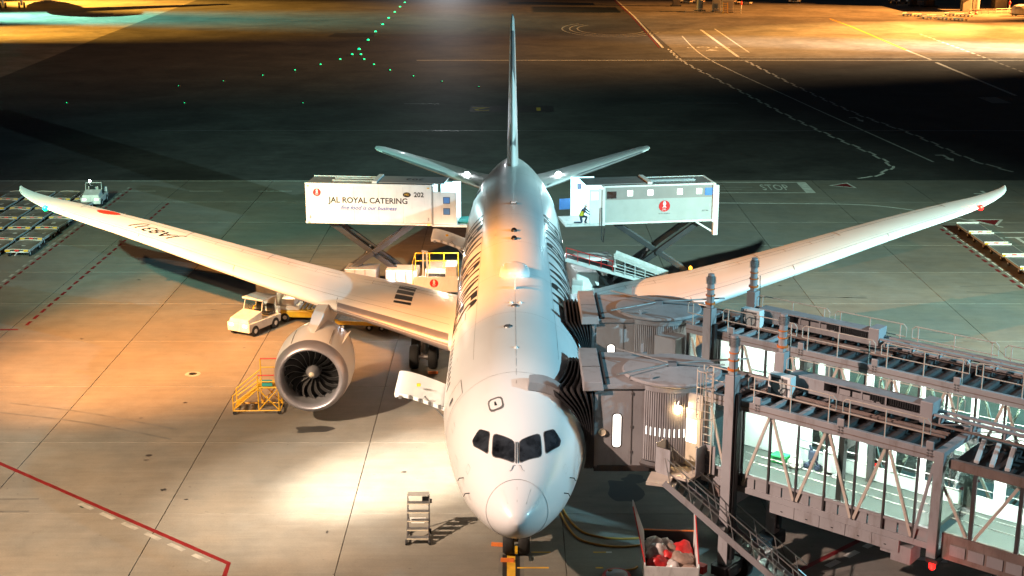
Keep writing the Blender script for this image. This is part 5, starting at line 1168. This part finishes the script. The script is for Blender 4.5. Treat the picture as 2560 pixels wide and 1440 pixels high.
# low white and yellow transporter under the left wing
tr = thing('pallet_transporter', "low white and yellow pallet transporter beneath the left wing", 'transporter', (-12.9, 37.0, 0), R(-4))
MB().box(-1.25, 1.6, -1.2, 1.2, .3, .75).build('chassis', 'yellow', tr, bevel=.08); MB().box(-1.15, .1, -1.15, 1.1, .75, 1.0).build('driver_deck', 'white', tr, bevel=.04)
MB().box(-1.0, -.2, -1.12, .3, 1.0, 1.45).build('control_cowl', 'white', tr, bevel=.08)
MB().cbox((-.35, .2, 2.3), (1.3, 1.4, .10)).build('cab_roof', 'white', tr, bevel=.04)
for x, y in ((-.9, -.4), (.2, -.4), (-.9, .8), (.2, .8)): MB().beam((x, y, 1.0), (x, y, 2.3), .05).build('roof_post', 'darkmetal', tr)
for k in range(5): MB().cyl((.3 + k * .28, -1.0, .82), (.3 + k * .28, 1.0, .82), .06, 10).build('roller', 'steel', tr)
wheels(tr, [(-.8, -1.1), (-.8, 1.1), (1.1, -1.1), (1.1, 1.1)], .3, .22, 'y')
lamp('deck_lamp', (-.4, -.9, 2.1), 90, (1, .75, .4), tr)

# --- tow tractors
def tractor(loc, rz, label, cab=False, beacon=True):
    t = thing('tow_tractor', label, 'tow tractor', loc, rz, 'white tow tractors')
    MB().loft([[(-.8, -1.5, .32), (.8, -1.5, .32), (.8, 1.5, .32), (-.8, 1.5, .32)], [(-.82, -1.5, .85), (.82, -1.5, .85), (.82, 1.5, .8), (-.82, 1.5, .8)]]).build('chassis', 'whitedirty', t, bevel=.05)
    MB().loft([[(-.72, -.1, .83), (.72, -.1, .83), (.72, -1.45, .83), (-.72, -1.45, .83)], [(-.68, -.15, 1.32), (.68, -.15, 1.32), (.66, -1.4, 1.08), (-.66, -1.4, 1.08)]]).build('bonnet', 'whitedirty', t, bevel=.05)
    MB().box(-.78, .78, 1.25, 1.5, .85, 1.25).build('rear_plate', 'whitedirty', t, bevel=.03)
    for x in (-.38, .38): MB().box(x - .25, x + .25, .55, 1.05, .85, 1.0).build('seat', 'rubber', t, bevel=.04); MB().box(x - .25, x + .25, 1.0, 1.12, 1.0, 1.45).build('seat_back', 'rubber', t, bevel=.03)
    MB().tube([(-.38 + .18 * math.cos(a), .18 + .06 * math.sin(a), 1.42 + .17 * math.sin(a)) for a in [2 * math.pi * k / 12 for k in range(13)]], .018, 5, cap=False).build('steering_wheel', 'rubber', t)
    MB().tube([(-.66, -.12, 1.3), (-.64, .05, 1.85), (.64, .05, 1.85), (.66, -.12, 1.3)], .03, 6).build('windscreen_frame', 'whitedirty', t)
    MB().add([(-.62, -.10, 1.32), (.62, -.10, 1.32), (.60, .04, 1.83), (-.60, .04, 1.83)], [(0, 1, 2, 3)]).build('windscreen', 'glass', t)
    wheels(t, [(-.72, -.95), (.72, -.95), (-.72, .95), (.72, .95)], .34, .24, 'x')
    for x in (-.5, .5):
        MB().cbox((x, -1.52, .72), (.26, .06, .14)).build('headlight', 'e_doorwin', t); MB().cbox((x, 1.51, .7), (.16, .04, .10)).build('tail_light', 'redpaint', t)
    MB().cbox((0, 1.52, 1.0), (.9, .03, .06)).build('rear_slot', 'rubber', t); MB().cbox((0, 1.54, .5), (.2, .14, .16)).build('tow_hitch', 'darkmetal', t)
    MB().cbox((.15, 1.52, 1.14), (.26, .03, .12)).build('number_plate', 'orange', t)
    if beacon:
        MB().beam((-.6, 1.3, 1.25), (-.6, 1.3, 1.7), .05).build('beacon_post', 'whitedirty', t); MB().lathe([(0, .09), (.1, .08), (.16, .01)], (-.6, 1.3, 1.7), 'z', 10).build('beacon', 'e_white', t, smooth=True)
    if cab:
        MB().box(-.78, .78, -.1, 1.2, 1.9, 2.0).build('cab_roof', 'whitedirty', t, bevel=.04)
        for x in (-.72, .72): MB().beam((x, 1.15, 1.2), (x, 1.15, 1.92), .06).build('roof_post', 'whitedirty', t)
    return t
t1 = tractor((-35.4, 70.2, 0), R(180 + 172), "white tow tractor behind the left wing tip, seen from the rear")
t1.rotation_euler = (0, 0, R(4))
tractor((-15.3, 34.2, 0), R(-28), "white tow tractor driving out beside the left engine", cab=True, beacon=False)
bx = flatdolly((-14.6, 38.0, 0), R(62), "dolly hitched behind the tractor beside the left engine", 'pallet dollies by the left wing')
container((-14.6, 38.0, .53), R(62), "pale container riding on the dolly behind the moving tractor", 'whitedirty')

# --- baggage dollies
def dolly(loc, rz, label, group, top):
    d = thing('baggage_dolly', label, 'dolly', loc, rz, group); rr = random.Random(hash((round(loc[0] * 10), round(loc[1] * 10))))
    MB().box(-.82, .82, -1.45, 1.45, .36, .46).build('frame', 'whitedirty', d, bevel=.015)
    nx, ny = 8, 10; vs = []; ph = rr.uniform(0, 6)
    for j in range(ny + 1):
        for i in range(nx + 1):
            u, v = i / nx * 2 - 1, j / ny * 2 - 1; edge = max(abs(u), abs(v))
            z = .56 + (0 if top == 'rollers' else .04 * math.sin(3 * u + ph) * math.cos(4 * v + ph) - .07 * (1 - edge ** 4) + rr.uniform(-.012, .012))
            vs.append((u * .86, v * 1.5, z))
    fs = [(j * (nx + 1) + i, j * (nx + 1) + i + 1, (j + 1) * (nx + 1) + i + 1, (j + 1) * (nx + 1) + i) for j in range(ny) for i in range(nx)]
    dk = MB().add(vs, fs); dk.build('deck', top, d, smooth=True)
    if top == 'rollers':
        for y in (-1.47, 1.47): MB().box(-.86, .86, y - .04, y + .04, .5, .66).build('end_rail', 'white', d)
    else:
        for y in (-1.5, 1.5): MB().tube([(-.84, y, .58), (-.3, y, .63), (.3, y, .60), (.84, y, .58)], .035, 6).build('end_rail', 'railpaint', d)
    for x in (-.86, .86): MB().box(x - .03, x + .03, -1.45, 1.45, .46, .57).build('side_rail', 'greyside', d)
    wheels(d, [(-.72, -1.05), (.72, -1.05), (-.72, 1.05), (.72, 1.05)], .22, .13, 'x')
    for x in (-.66, .66): MB().cbox((x, -1.50, .52), (.34, .14, .12)).build('corner_bumper', 'yellow', d)
    MB().cbox((0, -1.52, .54), (.3, .10, .14)).build('reflector', 'redpaint', d); MB().cbox((.78, -1.40, .48), (.14, .2, .12)).build('brake_box', 'letterblue', d)
    MB().beam((0, -1.5, .36), (0, -2.0, .30), .05).build('drawbar', 'white', d)
    return d
ORD = ('first', 'second', 'third', 'fourth', 'fifth', 'sixth')
for r_ in range(6):
    for c_ in range(4):
        x = -35.5 - 2.15 * c_ - .12 * r_; y = 53.3 + 3.6 * r_
        if (r_ < 2 and c_ > 1) or (r_ < 4 and c_ > 2): continue
        dolly((x + random.uniform(-.06, .06), y + random.uniform(-.1, .1), 0), R(random.uniform(-2, 2)), "covered dolly below the left wing tip, %s row from front, %s from red dashes" % (ORD[r_], ORD[c_]), 'parked baggage dollies on the left', 'cover')
for k in range(6):
    dolly((35.35 + random.uniform(-.05, .05), 59.0 - 3.55 * k, 0), R(random.uniform(-1.5, 1.5)), "bare roller dolly below the right wing tip, %s in line from the wing" % ORD[k], 'parked roller dollies on the right', 'rollers')

# --- yellow maintenance stand by the engine
ms = thing('maintenance_stand', "yellow wheeled maintenance stand with steps and red top rails", 'maintenance stand', (-12.55, 20.7, 0), R(2))
def rod(p, q, m='yellow', r=.032, n='frame_tube'): MB().tube([p, q], r, 6).build(n, m, ms)
for x in (.0, 1.0):
    for y in (-.55, .55): rod((x, y, .2), (x, y, 2.05 if y < 0 else 2.55))
for y in (-.55, .55):
    rod((-1.25, y, .22), (1.05, y, .22)); rod((-1.25, y, .22), (-1.25, y, 1.0)); rod((0, y, .25), (1.0, y, 1.35)); rod((1.0, y, .25), (0, y, 1.35)); rod((0, y, 1.4), (1, y, 1.4)); rod((-1.25, y, 1.0), (0, y, 2.0)); rod((-1.25, y, .6), (0, y, 1.5)); rod((-1.2, y, .3), (0, y, 1.35))
rod((-1.25, -.55, .22), (-1.25, .55, .22)); rod((1.05, -.55, .22), (1.05, .55, .22))
for z in (1.72, 2.05): rod((0, -.55, z), (1, -.55, z), 'redpaint' if z > 2 else 'yellow', n='top_rail')
for z in (2.1, 2.55): rod((0, .55, z), (1, .55, z), 'redpaint' if z > 2.5 else 'yellow', n='top_rail')
MB().box(-.02, 1.02, -.55, .55, 1.38, 1.43).build('work_platform', 'yellow', ms); MB().cbox((.45, -.45, 1.62), (.5, .1, .3)).build('sign_plate', 'tealfab', ms)
for k in range(5):
    f = (k + .5) / 5; MB().cbox((-1.2 + 1.2 * f, 0, .3 + 1.05 * f), (.2, .95, .03)).build('tread', 'yellow', ms)
for x in (-1.2, 1.0):
    for y in (-.5, .5): MB().cyl((x, y - .03, .1), (x, y + .03, .1), .1, 14).build('caster', 'tyre', ms)
# --- step ladder by the nose
sl = thing('step_stand', "small wheeled step stand with metal treads left of the nose", 'step stand', (-3.75, 6.35, 0), R(1))
for x in (-.42, .42):
    MB().beam((x, -.55, .12), (x, .55, 1.62), .04, .07).build('side_frame', 'bridgedk', sl); MB().beam((x, .55, .1), (x, .55, 1.7), .04).build('rear_post', 'bridgedk', sl); MB().beam((x, -.6, .1), (x, .6, .1), .05).build('base_rail', 'darkmetal', sl)
for k in range(5):
    f = (k + .3) / 5; MB().cbox((0, -.5 + 1.0 * f, .2 + 1.4 * f), (.82, .24, .025)).build('tread', 'steel', sl)
    MB().cbox((0, -.62 + 1.0 * f, .19 + 1.4 * f), (.84, .02, .03)).build('tread_edge', 'doorp', sl)
MB().cbox((0, .5, 1.72), (.86, .34, .03)).build('top_platform', 'taupe', sl); MB().cbox((.28, .56, 1.45), (.28, .06, .24)).build('document_box', 'rubber', sl); MB().cbox((.5, .3, 1.5), (.08, .06, .16)).build('work_light', 'rubber', sl)
MB().tube([(-.3, -.1, .95), (-.24, -.16, .78), (.24, -.16, .78), (.3, -.1, .95), (-.3, -.1, .95)], .02, 6).build('folding_bracket', 'white', sl)
for x in (-.46, .46):
    for y in (-.5, .5): MB().cyl((x - .03, y, .11), (x + .03, y, .11), .11, 14).build('caster', 'tyre', sl)
# --- chocks
def chock(loc, rz, label):
    o = MB().loft([[(-.26, -.08, 0), (-.26, .08, 0), (-.26, .04, .13), (-.26, -.04, .13)], [(.26, -.08, 0), (.26, .08, 0), (.26, .04, .13), (.26, -.04, .13)]]).build('wheel_chock', 'orange', bevel=.012)
    o.location = loc; o.rotation_euler = (0, 0, rz); tag(o, label, 'chock', 'orange wheel chocks')
chock((-.22, 4.42, .008), R(-3), "orange wheel chock in front of the nose wheels"); chock((-.6, 5.75, .008), R(-8), "orange wheel chock beside the rear of the nose wheels"); chock((-4.3, 26.35, .008), R(3), "orange wheel chock ahead of the left main wheels"); chock((5.1, 26.4, .008), R(-3), "orange wheel chock ahead of the right main wheels")

# --- open rubbish trailer with bags
gb = thing('rubbish_trailer', "open steel rubbish trailer with both lids raised, below the bridge stairs", 'trailer', (5.75, 2.55, 0), R(-4))
hw, hl = .98, 1.45
MB().box(-hw, hw, -hl, hl, .5, .56).build('floor_plate', 'rubber', gb)
for sd in (-1, 1): MB().box(min(sd * hw, sd * (hw - .05)), max(sd * hw, sd * (hw - .05)), -hl, hl, .5, 1.5).build('side_wall', 'whitedirty', gb, bevel=.012)
MB().box(-hw, hw, -hl, -hl + .05, .5, 1.45).build('end_wall', 'whitedirty', gb, bevel=.012); MB().box(-hw + .05, hw - .05, hl - .05, hl, .5, 1.5).build('end_wall', 'rubber', gb)
MB().beam((-hw, hl, 1.5), (hw, hl, 1.5), .06).build('end_rail', 'orange', gb)
for sd in (-1, 1):
    tx = -.42 if sd < 0 else -.06
    lid = MB().add([(sd * hw, -hl + .25, 1.5), (sd * hw, hl, 1.5), (sd * hw + tx, hl - .1, 2.75), (sd * hw + tx, hl - .7, 2.75), (sd * (hw - .04), -hl + .25, 1.5), (sd * (hw - .04), hl, 1.5), (sd * (hw - .04) + tx, hl - .1, 2.75), (sd * (hw - .04) + tx, hl - .7, 2.75)], [(0, 1, 2, 3), (7, 6, 5, 4), (0, 4, 5, 1), (1, 5, 6, 2), (2, 6, 7, 3), (3, 7, 4, 0)]).build('lid', 'whitedirty', gb)
    MB().beam((sd * (hw - .02), -hl + .22, 1.5), (sd * (hw - .02) + tx, hl - .72, 2.76), .035).build('lid_edge', 'redpaint', lid)
MB().beam((0, -hl, .45), (0, -hl - .9, .4), .08).build('drawbar', 'darkmetal', gb); wheels(gb, [(-.7, -.9), (.7, -.9), (-.7, .9), (.7, .9)], .25, .16, 'x')
def bag(x, y, z, r, m, label, seed):
    rr = random.Random(seed); bm = bmesh.new(); bmesh.ops.create_icosphere(bm, subdivisions=3, radius=r)
    for v in bm.verts:
        n = v.co.normalized(); k = 1 + .10 * math.sin(7 * n.x + seed) * math.cos(6 * n.y + seed) + .06 * math.sin(15 * n.z + 5 * n.x + seed)
        v.co = Vector((n.x * r * k * 1.15, n.y * r * k, n.z * r * k * .78))
        if n.z > .82: v.co.z += r * .35 * (n.z - .82) / .18
    me = bpy.data.meshes.new('rubbish_bag'); bm.to_mesh(me); bm.free(); me.materials.append(M[m])
    for p in me.polygons: p.use_smooth = True
    o = bpy.data.objects.new('rubbish_bag', me); C.objects.link(o); o.location = (5.75 + x, 2.55 + y, z); o.rotation_euler = (rr.uniform(-.5, .5), rr.uniform(-.5, .5), rr.uniform(0, 6)); tag(o, label, 'rubbish bag', 'rubbish bags in the trailer')
for i, (x, y, z, r, m, lab) in enumerate(((-.45, .75, 1.05, .36, 'bagwhite', "clear rubbish bag at the back corner by the raised left lid"), (-.05, .85, 1.0, .30, 'bagwhite', "small clear rubbish bag at the middle of the trailer's back wall"), (.45, .55, .95, .38, 'bagred', "large red rubbish bag by the raised right lid"), (.05, .40, 1.0, .30, 'bagbrown', "brown rubbish bag in the centre of the trailer"), (-.40, .10, 1.12, .36, 'bagwhite', "pale rubbish bag on top of the heap at the left lid"), (-.10, -.12, 1.05, .26, 'bagred', "small red rubbish bag in the middle of the heap"), (.30, -.35, .95, .38, 'bagbrown', "large brown rubbish bag at the right front of the trailer"), (-.50, -.60, .98, .34, 'bagred', "red rubbish bag at the front corner by the left lid"), (0, -.75, .92, .30, 'bagwhite', "pale rubbish bag at the front middle of the trailer"), (.55, -.95, .88, .28, 'bagbrown', "small brown rubbish bag in the front corner by the right lid"), (.6, .05, .8, .3, 'bagbrown', "brown rubbish bag sunk against the right wall of the trailer"))):
    bag(x * 1.1, y, z + .1, r * 1.14, m, lab, i * 3 + 1)
# --- ground power cables and reel
for pts, lab in ((((1.75, 10.2, .6), (1.95, 9.7, .05), (2.3, 8.0, .045), (2.8, 6.9, .045), (3.6, 6.4, .045), (4.6, 6.3, .045), (5.6, 6.5, .045)), "orange ground cable curving from the nose, the rear of the pair"), (((1.7, 9.9, .6), (1.85, 9.3, .05), (2.2, 7.4, .045), (2.6, 6.3, .045), (3.4, 5.75, .045), (4.4, 5.6, .045), (5.4, 5.9, .045)), "orange ground cable curving from the nose, the front of the pair")):
    o = MB().tube(smooth_path(pts, 6), .045, 8).build('power_cable', 'hose', smooth=True); tag(o, lab, 'cable', 'orange power cables')
o = MB().tube(smooth_path([(3.55, 3.1, .3), (4.0, 3.5, .1), (4.5, 3.7, .05), (4.7, 3.9, .05)], 6), .04, 8).build('water_hose', 'hose', smooth=True); tag(o, "short hose running from the red reel to the trailer", 'hose')
rl = thing('hose_reel', "round red rimmed hose reel at the bottom edge by the trailer", 'hose reel', (3.85, 3.05, 0))
MB().lathe([(.02, .5), (.1, .55), (.18, .5), (.18, .42), (.1, .40)], (0, 0, 0), 'z', 28).build('rim', 'redpaint', rl, smooth=True); MB().lathe([(.0, .42), (.2, .40), (.26, .2), (.27, 0)], (0, 0, 0), 'z', 24).build('drum', 'steel', rl, smooth=True)

# ================================================================== FAR SIDE OF THE TAXIWAY
def post_group(x, y, hgt, r, label):
    t = thing('bridge_support', label, 'bridge support', (x, y, 0), 0, 'far bridge supports')
    MB().cyl((0, 0, 0), (0, 0, hgt), r, 20).build('pillar', 'bridge', t, smooth=True); MB().lathe([(0, r * 1.8), (.3, r * 1.8), (.4, r * 1.1)], (0, 0, 0), 'z', 20).build('foot', 'bridgedk', t)
    MB().cbox((0, 3, hgt + 1.6), (3.2, 16, 3.2)).build('tunnel', 'bridge', t)
    return t
post_group(46.0, 299, 5.2, .8, "round pale pillar of the far bridge with railing, top centre right"); post_group(114.6, 301, 5.2, .85, "round pale pillar of the far bridge nearest the orange cone, top right")
for x, y, wd, lab in ((42.3, 318, 1.6, "dark square far bridge leg on the left at the top edge"), (107.5, 316, 2.2, "dark square far bridge leg standing left of the pale pillar"), (122.0, 306, 3.0, "grey square far bridge leg right of the pale pillar"), (104.0, 318, 1.4, "slim dark far bridge leg at the end of the railings")):
    t = thing('bridge_support', lab, 'bridge support', (x, y, 0), 0, 'far bridge supports'); MB().box(-wd / 2, wd / 2, -wd / 2, wd / 2, 0, 5.5).build('column', 'bridgedk', t, bevel=.06); MB().box(-wd * .8, wd * .8, -wd * .8, wd * .8, 0, .35).build('foot', 'darkmetal', t); MB().box(-2.5, 2.5, -2, 6, 5.5, 8.4).build('tunnel', 'bridge', t)
def cabinet(x, y, wd, d, h_, lab, m='bridge'):
    t = thing('equipment_cabinet', lab, 'cabinet', (x, y, 0), 0, 'far apron cabinets'); MB().box(-wd / 2, wd / 2, -d / 2, d / 2, .15, h_).build('body', m, t, bevel=.05); MB().box(-wd / 2 + .1, wd / 2 - .1, -d / 2 - .03, -d / 2, .4, h_ - .2).build('door', 'taupe', t); MB().box(-wd / 2 - .05, wd / 2 + .05, -d / 2 - .05, d / 2 + .05, 0, .15).build('plinth', 'darkmetal', t)
    if m == 'greyside': MB().cbox((-.5, -d / 2 - .08, h_ - .5), (.3, .1, .3)).build('red_lamp', 'e_red', t)
cabinet(49.9, 298, 1.9, 1.6, 3.4, "narrow tan cabinet beside the far left pillar"); cabinet(52.3, 296, 2.6, 1.8, 3.0, "wide tan cabinet behind the yellow steps on the far apron"); cabinet(111.8, 300, 2.2, 2, 3.8, "grey cabinet with a red light left of the far right pillar", 'greyside')
def fence(x, y, ln, rz, lab):
    t = thing('pipe_railing', lab, 'railing', (x, y, 0), rz, 'far apron railings')
    for z in (.55, 1.1): MB().tube([(0, 0, z), (ln, 0, z)], .06, 6).build('rail', 'railpaint', t)
    n = max(2, int(ln / 1.6) + 1)
    for k in range(n): MB().beam((ln * k / (n - 1), 0, 0), (ln * k / (n - 1), 0, 1.12), .09).build('post', 'railpaint', t)
fence(41.5, 291.5, 6.0, 0, "pipe railing in front of the far left pillar"); fence(48.5, 291.5, 6.5, 0, "pipe railing in front of the tan cabinets"); fence(109.5, 291, 6.5, 0, "pipe railing in front of the far right pillar"); fence(116.5, 292, 5.0, .3, "slanted pipe railing right of the far right pillar"); fence(98, 318, 10, .1, "long pipe railing beside the far tow truck")
st_ = thing('yellow_steps', "small yellow steps standing on the far orange apron", 'steps', (51.3, 292.2, 0))
for x in (-.55, .55): MB().beam((x, -.5, 0), (x, .5, 2.6), .1).build('side_rail', 'yellow', st_); MB().beam((x, .6, 0), (x, .5, 2.6), .1).build('rear_leg', 'yellow', st_)
for k in range(5): MB().cbox((0, -.4 + .18 * k, .4 + .48 * k), (1.1, .3, .06)).build('tread', 'yellow', st_)
def cone(x, y, lab):
    t = thing('traffic_cone', lab, 'cone', (x, y, 0), 0, 'far orange cones'); MB().box(-.4, .4, -.4, .4, 0, .08).build('base', 'orange', t); MB().lathe([(.08, .32), (1.1, .08), (1.15, .01)], (0, 0, 0), 'z', 14).build('cone_body', 'redpaint', t, smooth=True); MB().lathe([(.45, .245), (.7, .185)], (0, 0, 0), 'z', 14).build('white_band', 'white', t)
cone(109.0, 288, "orange cone nearest the far roller dollies"); cone(110.6, 288.4, "orange cone at the end of the far right railing"); cone(121.0, 290.5, "orange cone right of the slanted railing")
for x, y, lab in ((55.2, 293, "red topped marker post by the far left railing"), (120.2, 293.5, "red topped marker post by the slanted far railing")):
    t = thing('marker_post', lab, 'marker post', (x, y, 0), 0, 'red marker posts'); MB().cyl((0, 0, 0), (0, 0, 2.0), .12, 10).build('pole', 'whitedirty', t); MB().lathe([(2.0, .2), (2.5, .28), (2.9, .1), (2.95, .01)], (0, 0, 0), 'z', 12).build('cap', 'redpaint', t, smooth=True)
for k, (x, y) in enumerate(((93.4, 284), (96.0, 281), (98.6, 278), (95.4, 275), (98.2, 272.5), (101.0, 270), (103.5, 284.5), (106.2, 282))):
    o = dolly((x, y, 0), R(35), "far roller dolly on the right apron, %s of its cluster from the left" % ('first', 'second', 'third', 'fourth', 'fifth', 'sixth', 'seventh', 'eighth')[k], 'far roller dollies', 'rollers')
for k, (x, y) in enumerate(((46.5, 330), (49.8, 330.4), (55.5, 329), (58.6, 326.5), (61.5, 324.5), (58.5, 331.5))):
    o = dolly((x, y, 0), R(55), "far dolly at the top edge behind the tan cabinets, %s from the left" % ORD[k], 'dollies behind the tan cabinets', 'rollers')
cgo = thing('covered_cargo', "pale tarpaulin covered cargo load on a dolly at the far right", 'cargo load', (119.8, 284, 0))
MB().box(-2.3, 2.3, -1.4, 1.4, .3, .55).build('dolly_deck', 'darkmetal', cgo); wheels(cgo, [(-1.7, -1.2), (1.7, -1.2), (-1.7, 1.2), (1.7, 1.2)], .28, .2, 'x')
rr = random.Random(4); rings = []
for z, f in ((.55, 1.0), (1.2, 1.03), (1.9, .98), (2.4, .8), (2.6, .3)): rings.append([(2.2 * f * math.copysign(abs(math.cos(a)) ** .5, math.cos(a)) + rr.uniform(-.12, .12), 1.35 * f * math.copysign(abs(math.sin(a)) ** .5, math.sin(a)) + rr.uniform(-.1, .1), z + rr.uniform(-.15, .15)) for a in [2 * math.pi * k / 24 for k in range(24)]])
MB().loft(rings).build('tarpaulin', 'canopyw', cgo, smooth=True)
def truck(x, y, rz, lab):
    t = thing('tow_truck', lab, 'tow truck', (x, y, 0), rz, 'far white trucks'); MB().box(-1.5, 1.5, -3, 3, .5, 1.7).build('chassis', 'white', t, bevel=.12); MB().loft([[(-1.4, -2.9, 1.7), (1.4, -2.9, 1.7), (1.4, -.6, 1.7), (-1.4, -.6, 1.7)], [(-1.2, -2.5, 3.0), (1.2, -2.5, 3.0), (1.2, -.8, 3.0), (-1.2, -.8, 3.0)]]).build('cab', 'white', t, bevel=.1)
    MB().add([(-1.2, -2.86, 1.85), (1.2, -2.86, 1.85), (1.05, -2.58, 2.8), (-1.05, -2.58, 2.8)], [(0, 1, 2, 3)]).build('windscreen', 'cockpit', t); MB().cbox((0, -3.03, .9), (1.6, .06, .4)).build('grille', 'rubber', t); wheels(t, [(-1.35, -1.9), (1.35, -1.9), (-1.35, 1.9), (1.35, 1.9)], .6, .4, 'x')
    for xx in (-1.1, 1.1): MB().cbox((xx, -3.03, 1.3), (.35, .06, .2)).build('headlight', 'e_doorwin', t)
truck(75.8, 331, R(-15), "white tow truck at the top edge facing the taxiway"); truck(103.0, 329, R(10), "white tow truck with a lit windscreen left of the far bridge legs")
# parked jet at the top left: only its main wheels reach into the picture
pj = thing('parked_jet', "parked jet at the top left, only its main wheels in view", 'jet', (-127.5, 311, 0), R(20))
for x in (-5.0, 5.0) :
    g = MB().cyl((x * .45, 0, .6), (x * .45, 0, 5.0), .3, 14).build('main_gear', 'white', pj)
    for dx in (-.62, .62):
        for dy in (-.75, .75): MB().lathe([(-.25, .35), (-.25, .62), (-.1, .7), (.1, .7), (.25, .62), (.25, .35)], (x * .45 + dx, dy, .7), 'x', 20, cap=True).build('wheel', 'tyre', g, smooth=True)
MB().loft([[(3 * f * math.cos(a), y, 7 + 3 * f * math.sin(a)) for a in [2 * math.pi * k / 28 for k in range(28)]] for y, f in ((-30, .05), (-28, .5), (-24, .9), (-18, 1), (16, 1), (28, .6), (34, .1))]).build('fuselage', 'skin', pj, smooth=True)
for s in (-1, 1): MB().loft([[(s * 2, -6, 5.6), (s * 2, 5, 5.4), (s * 2, 5, 5.9), (s * 2, -6, 6.4)], [(s * 29, 10, 8.4), (s * 29, 13, 8.4), (s * 29, 13, 8.5), (s * 29, 10, 8.6)]]).build('wing', 'wingp', pj)
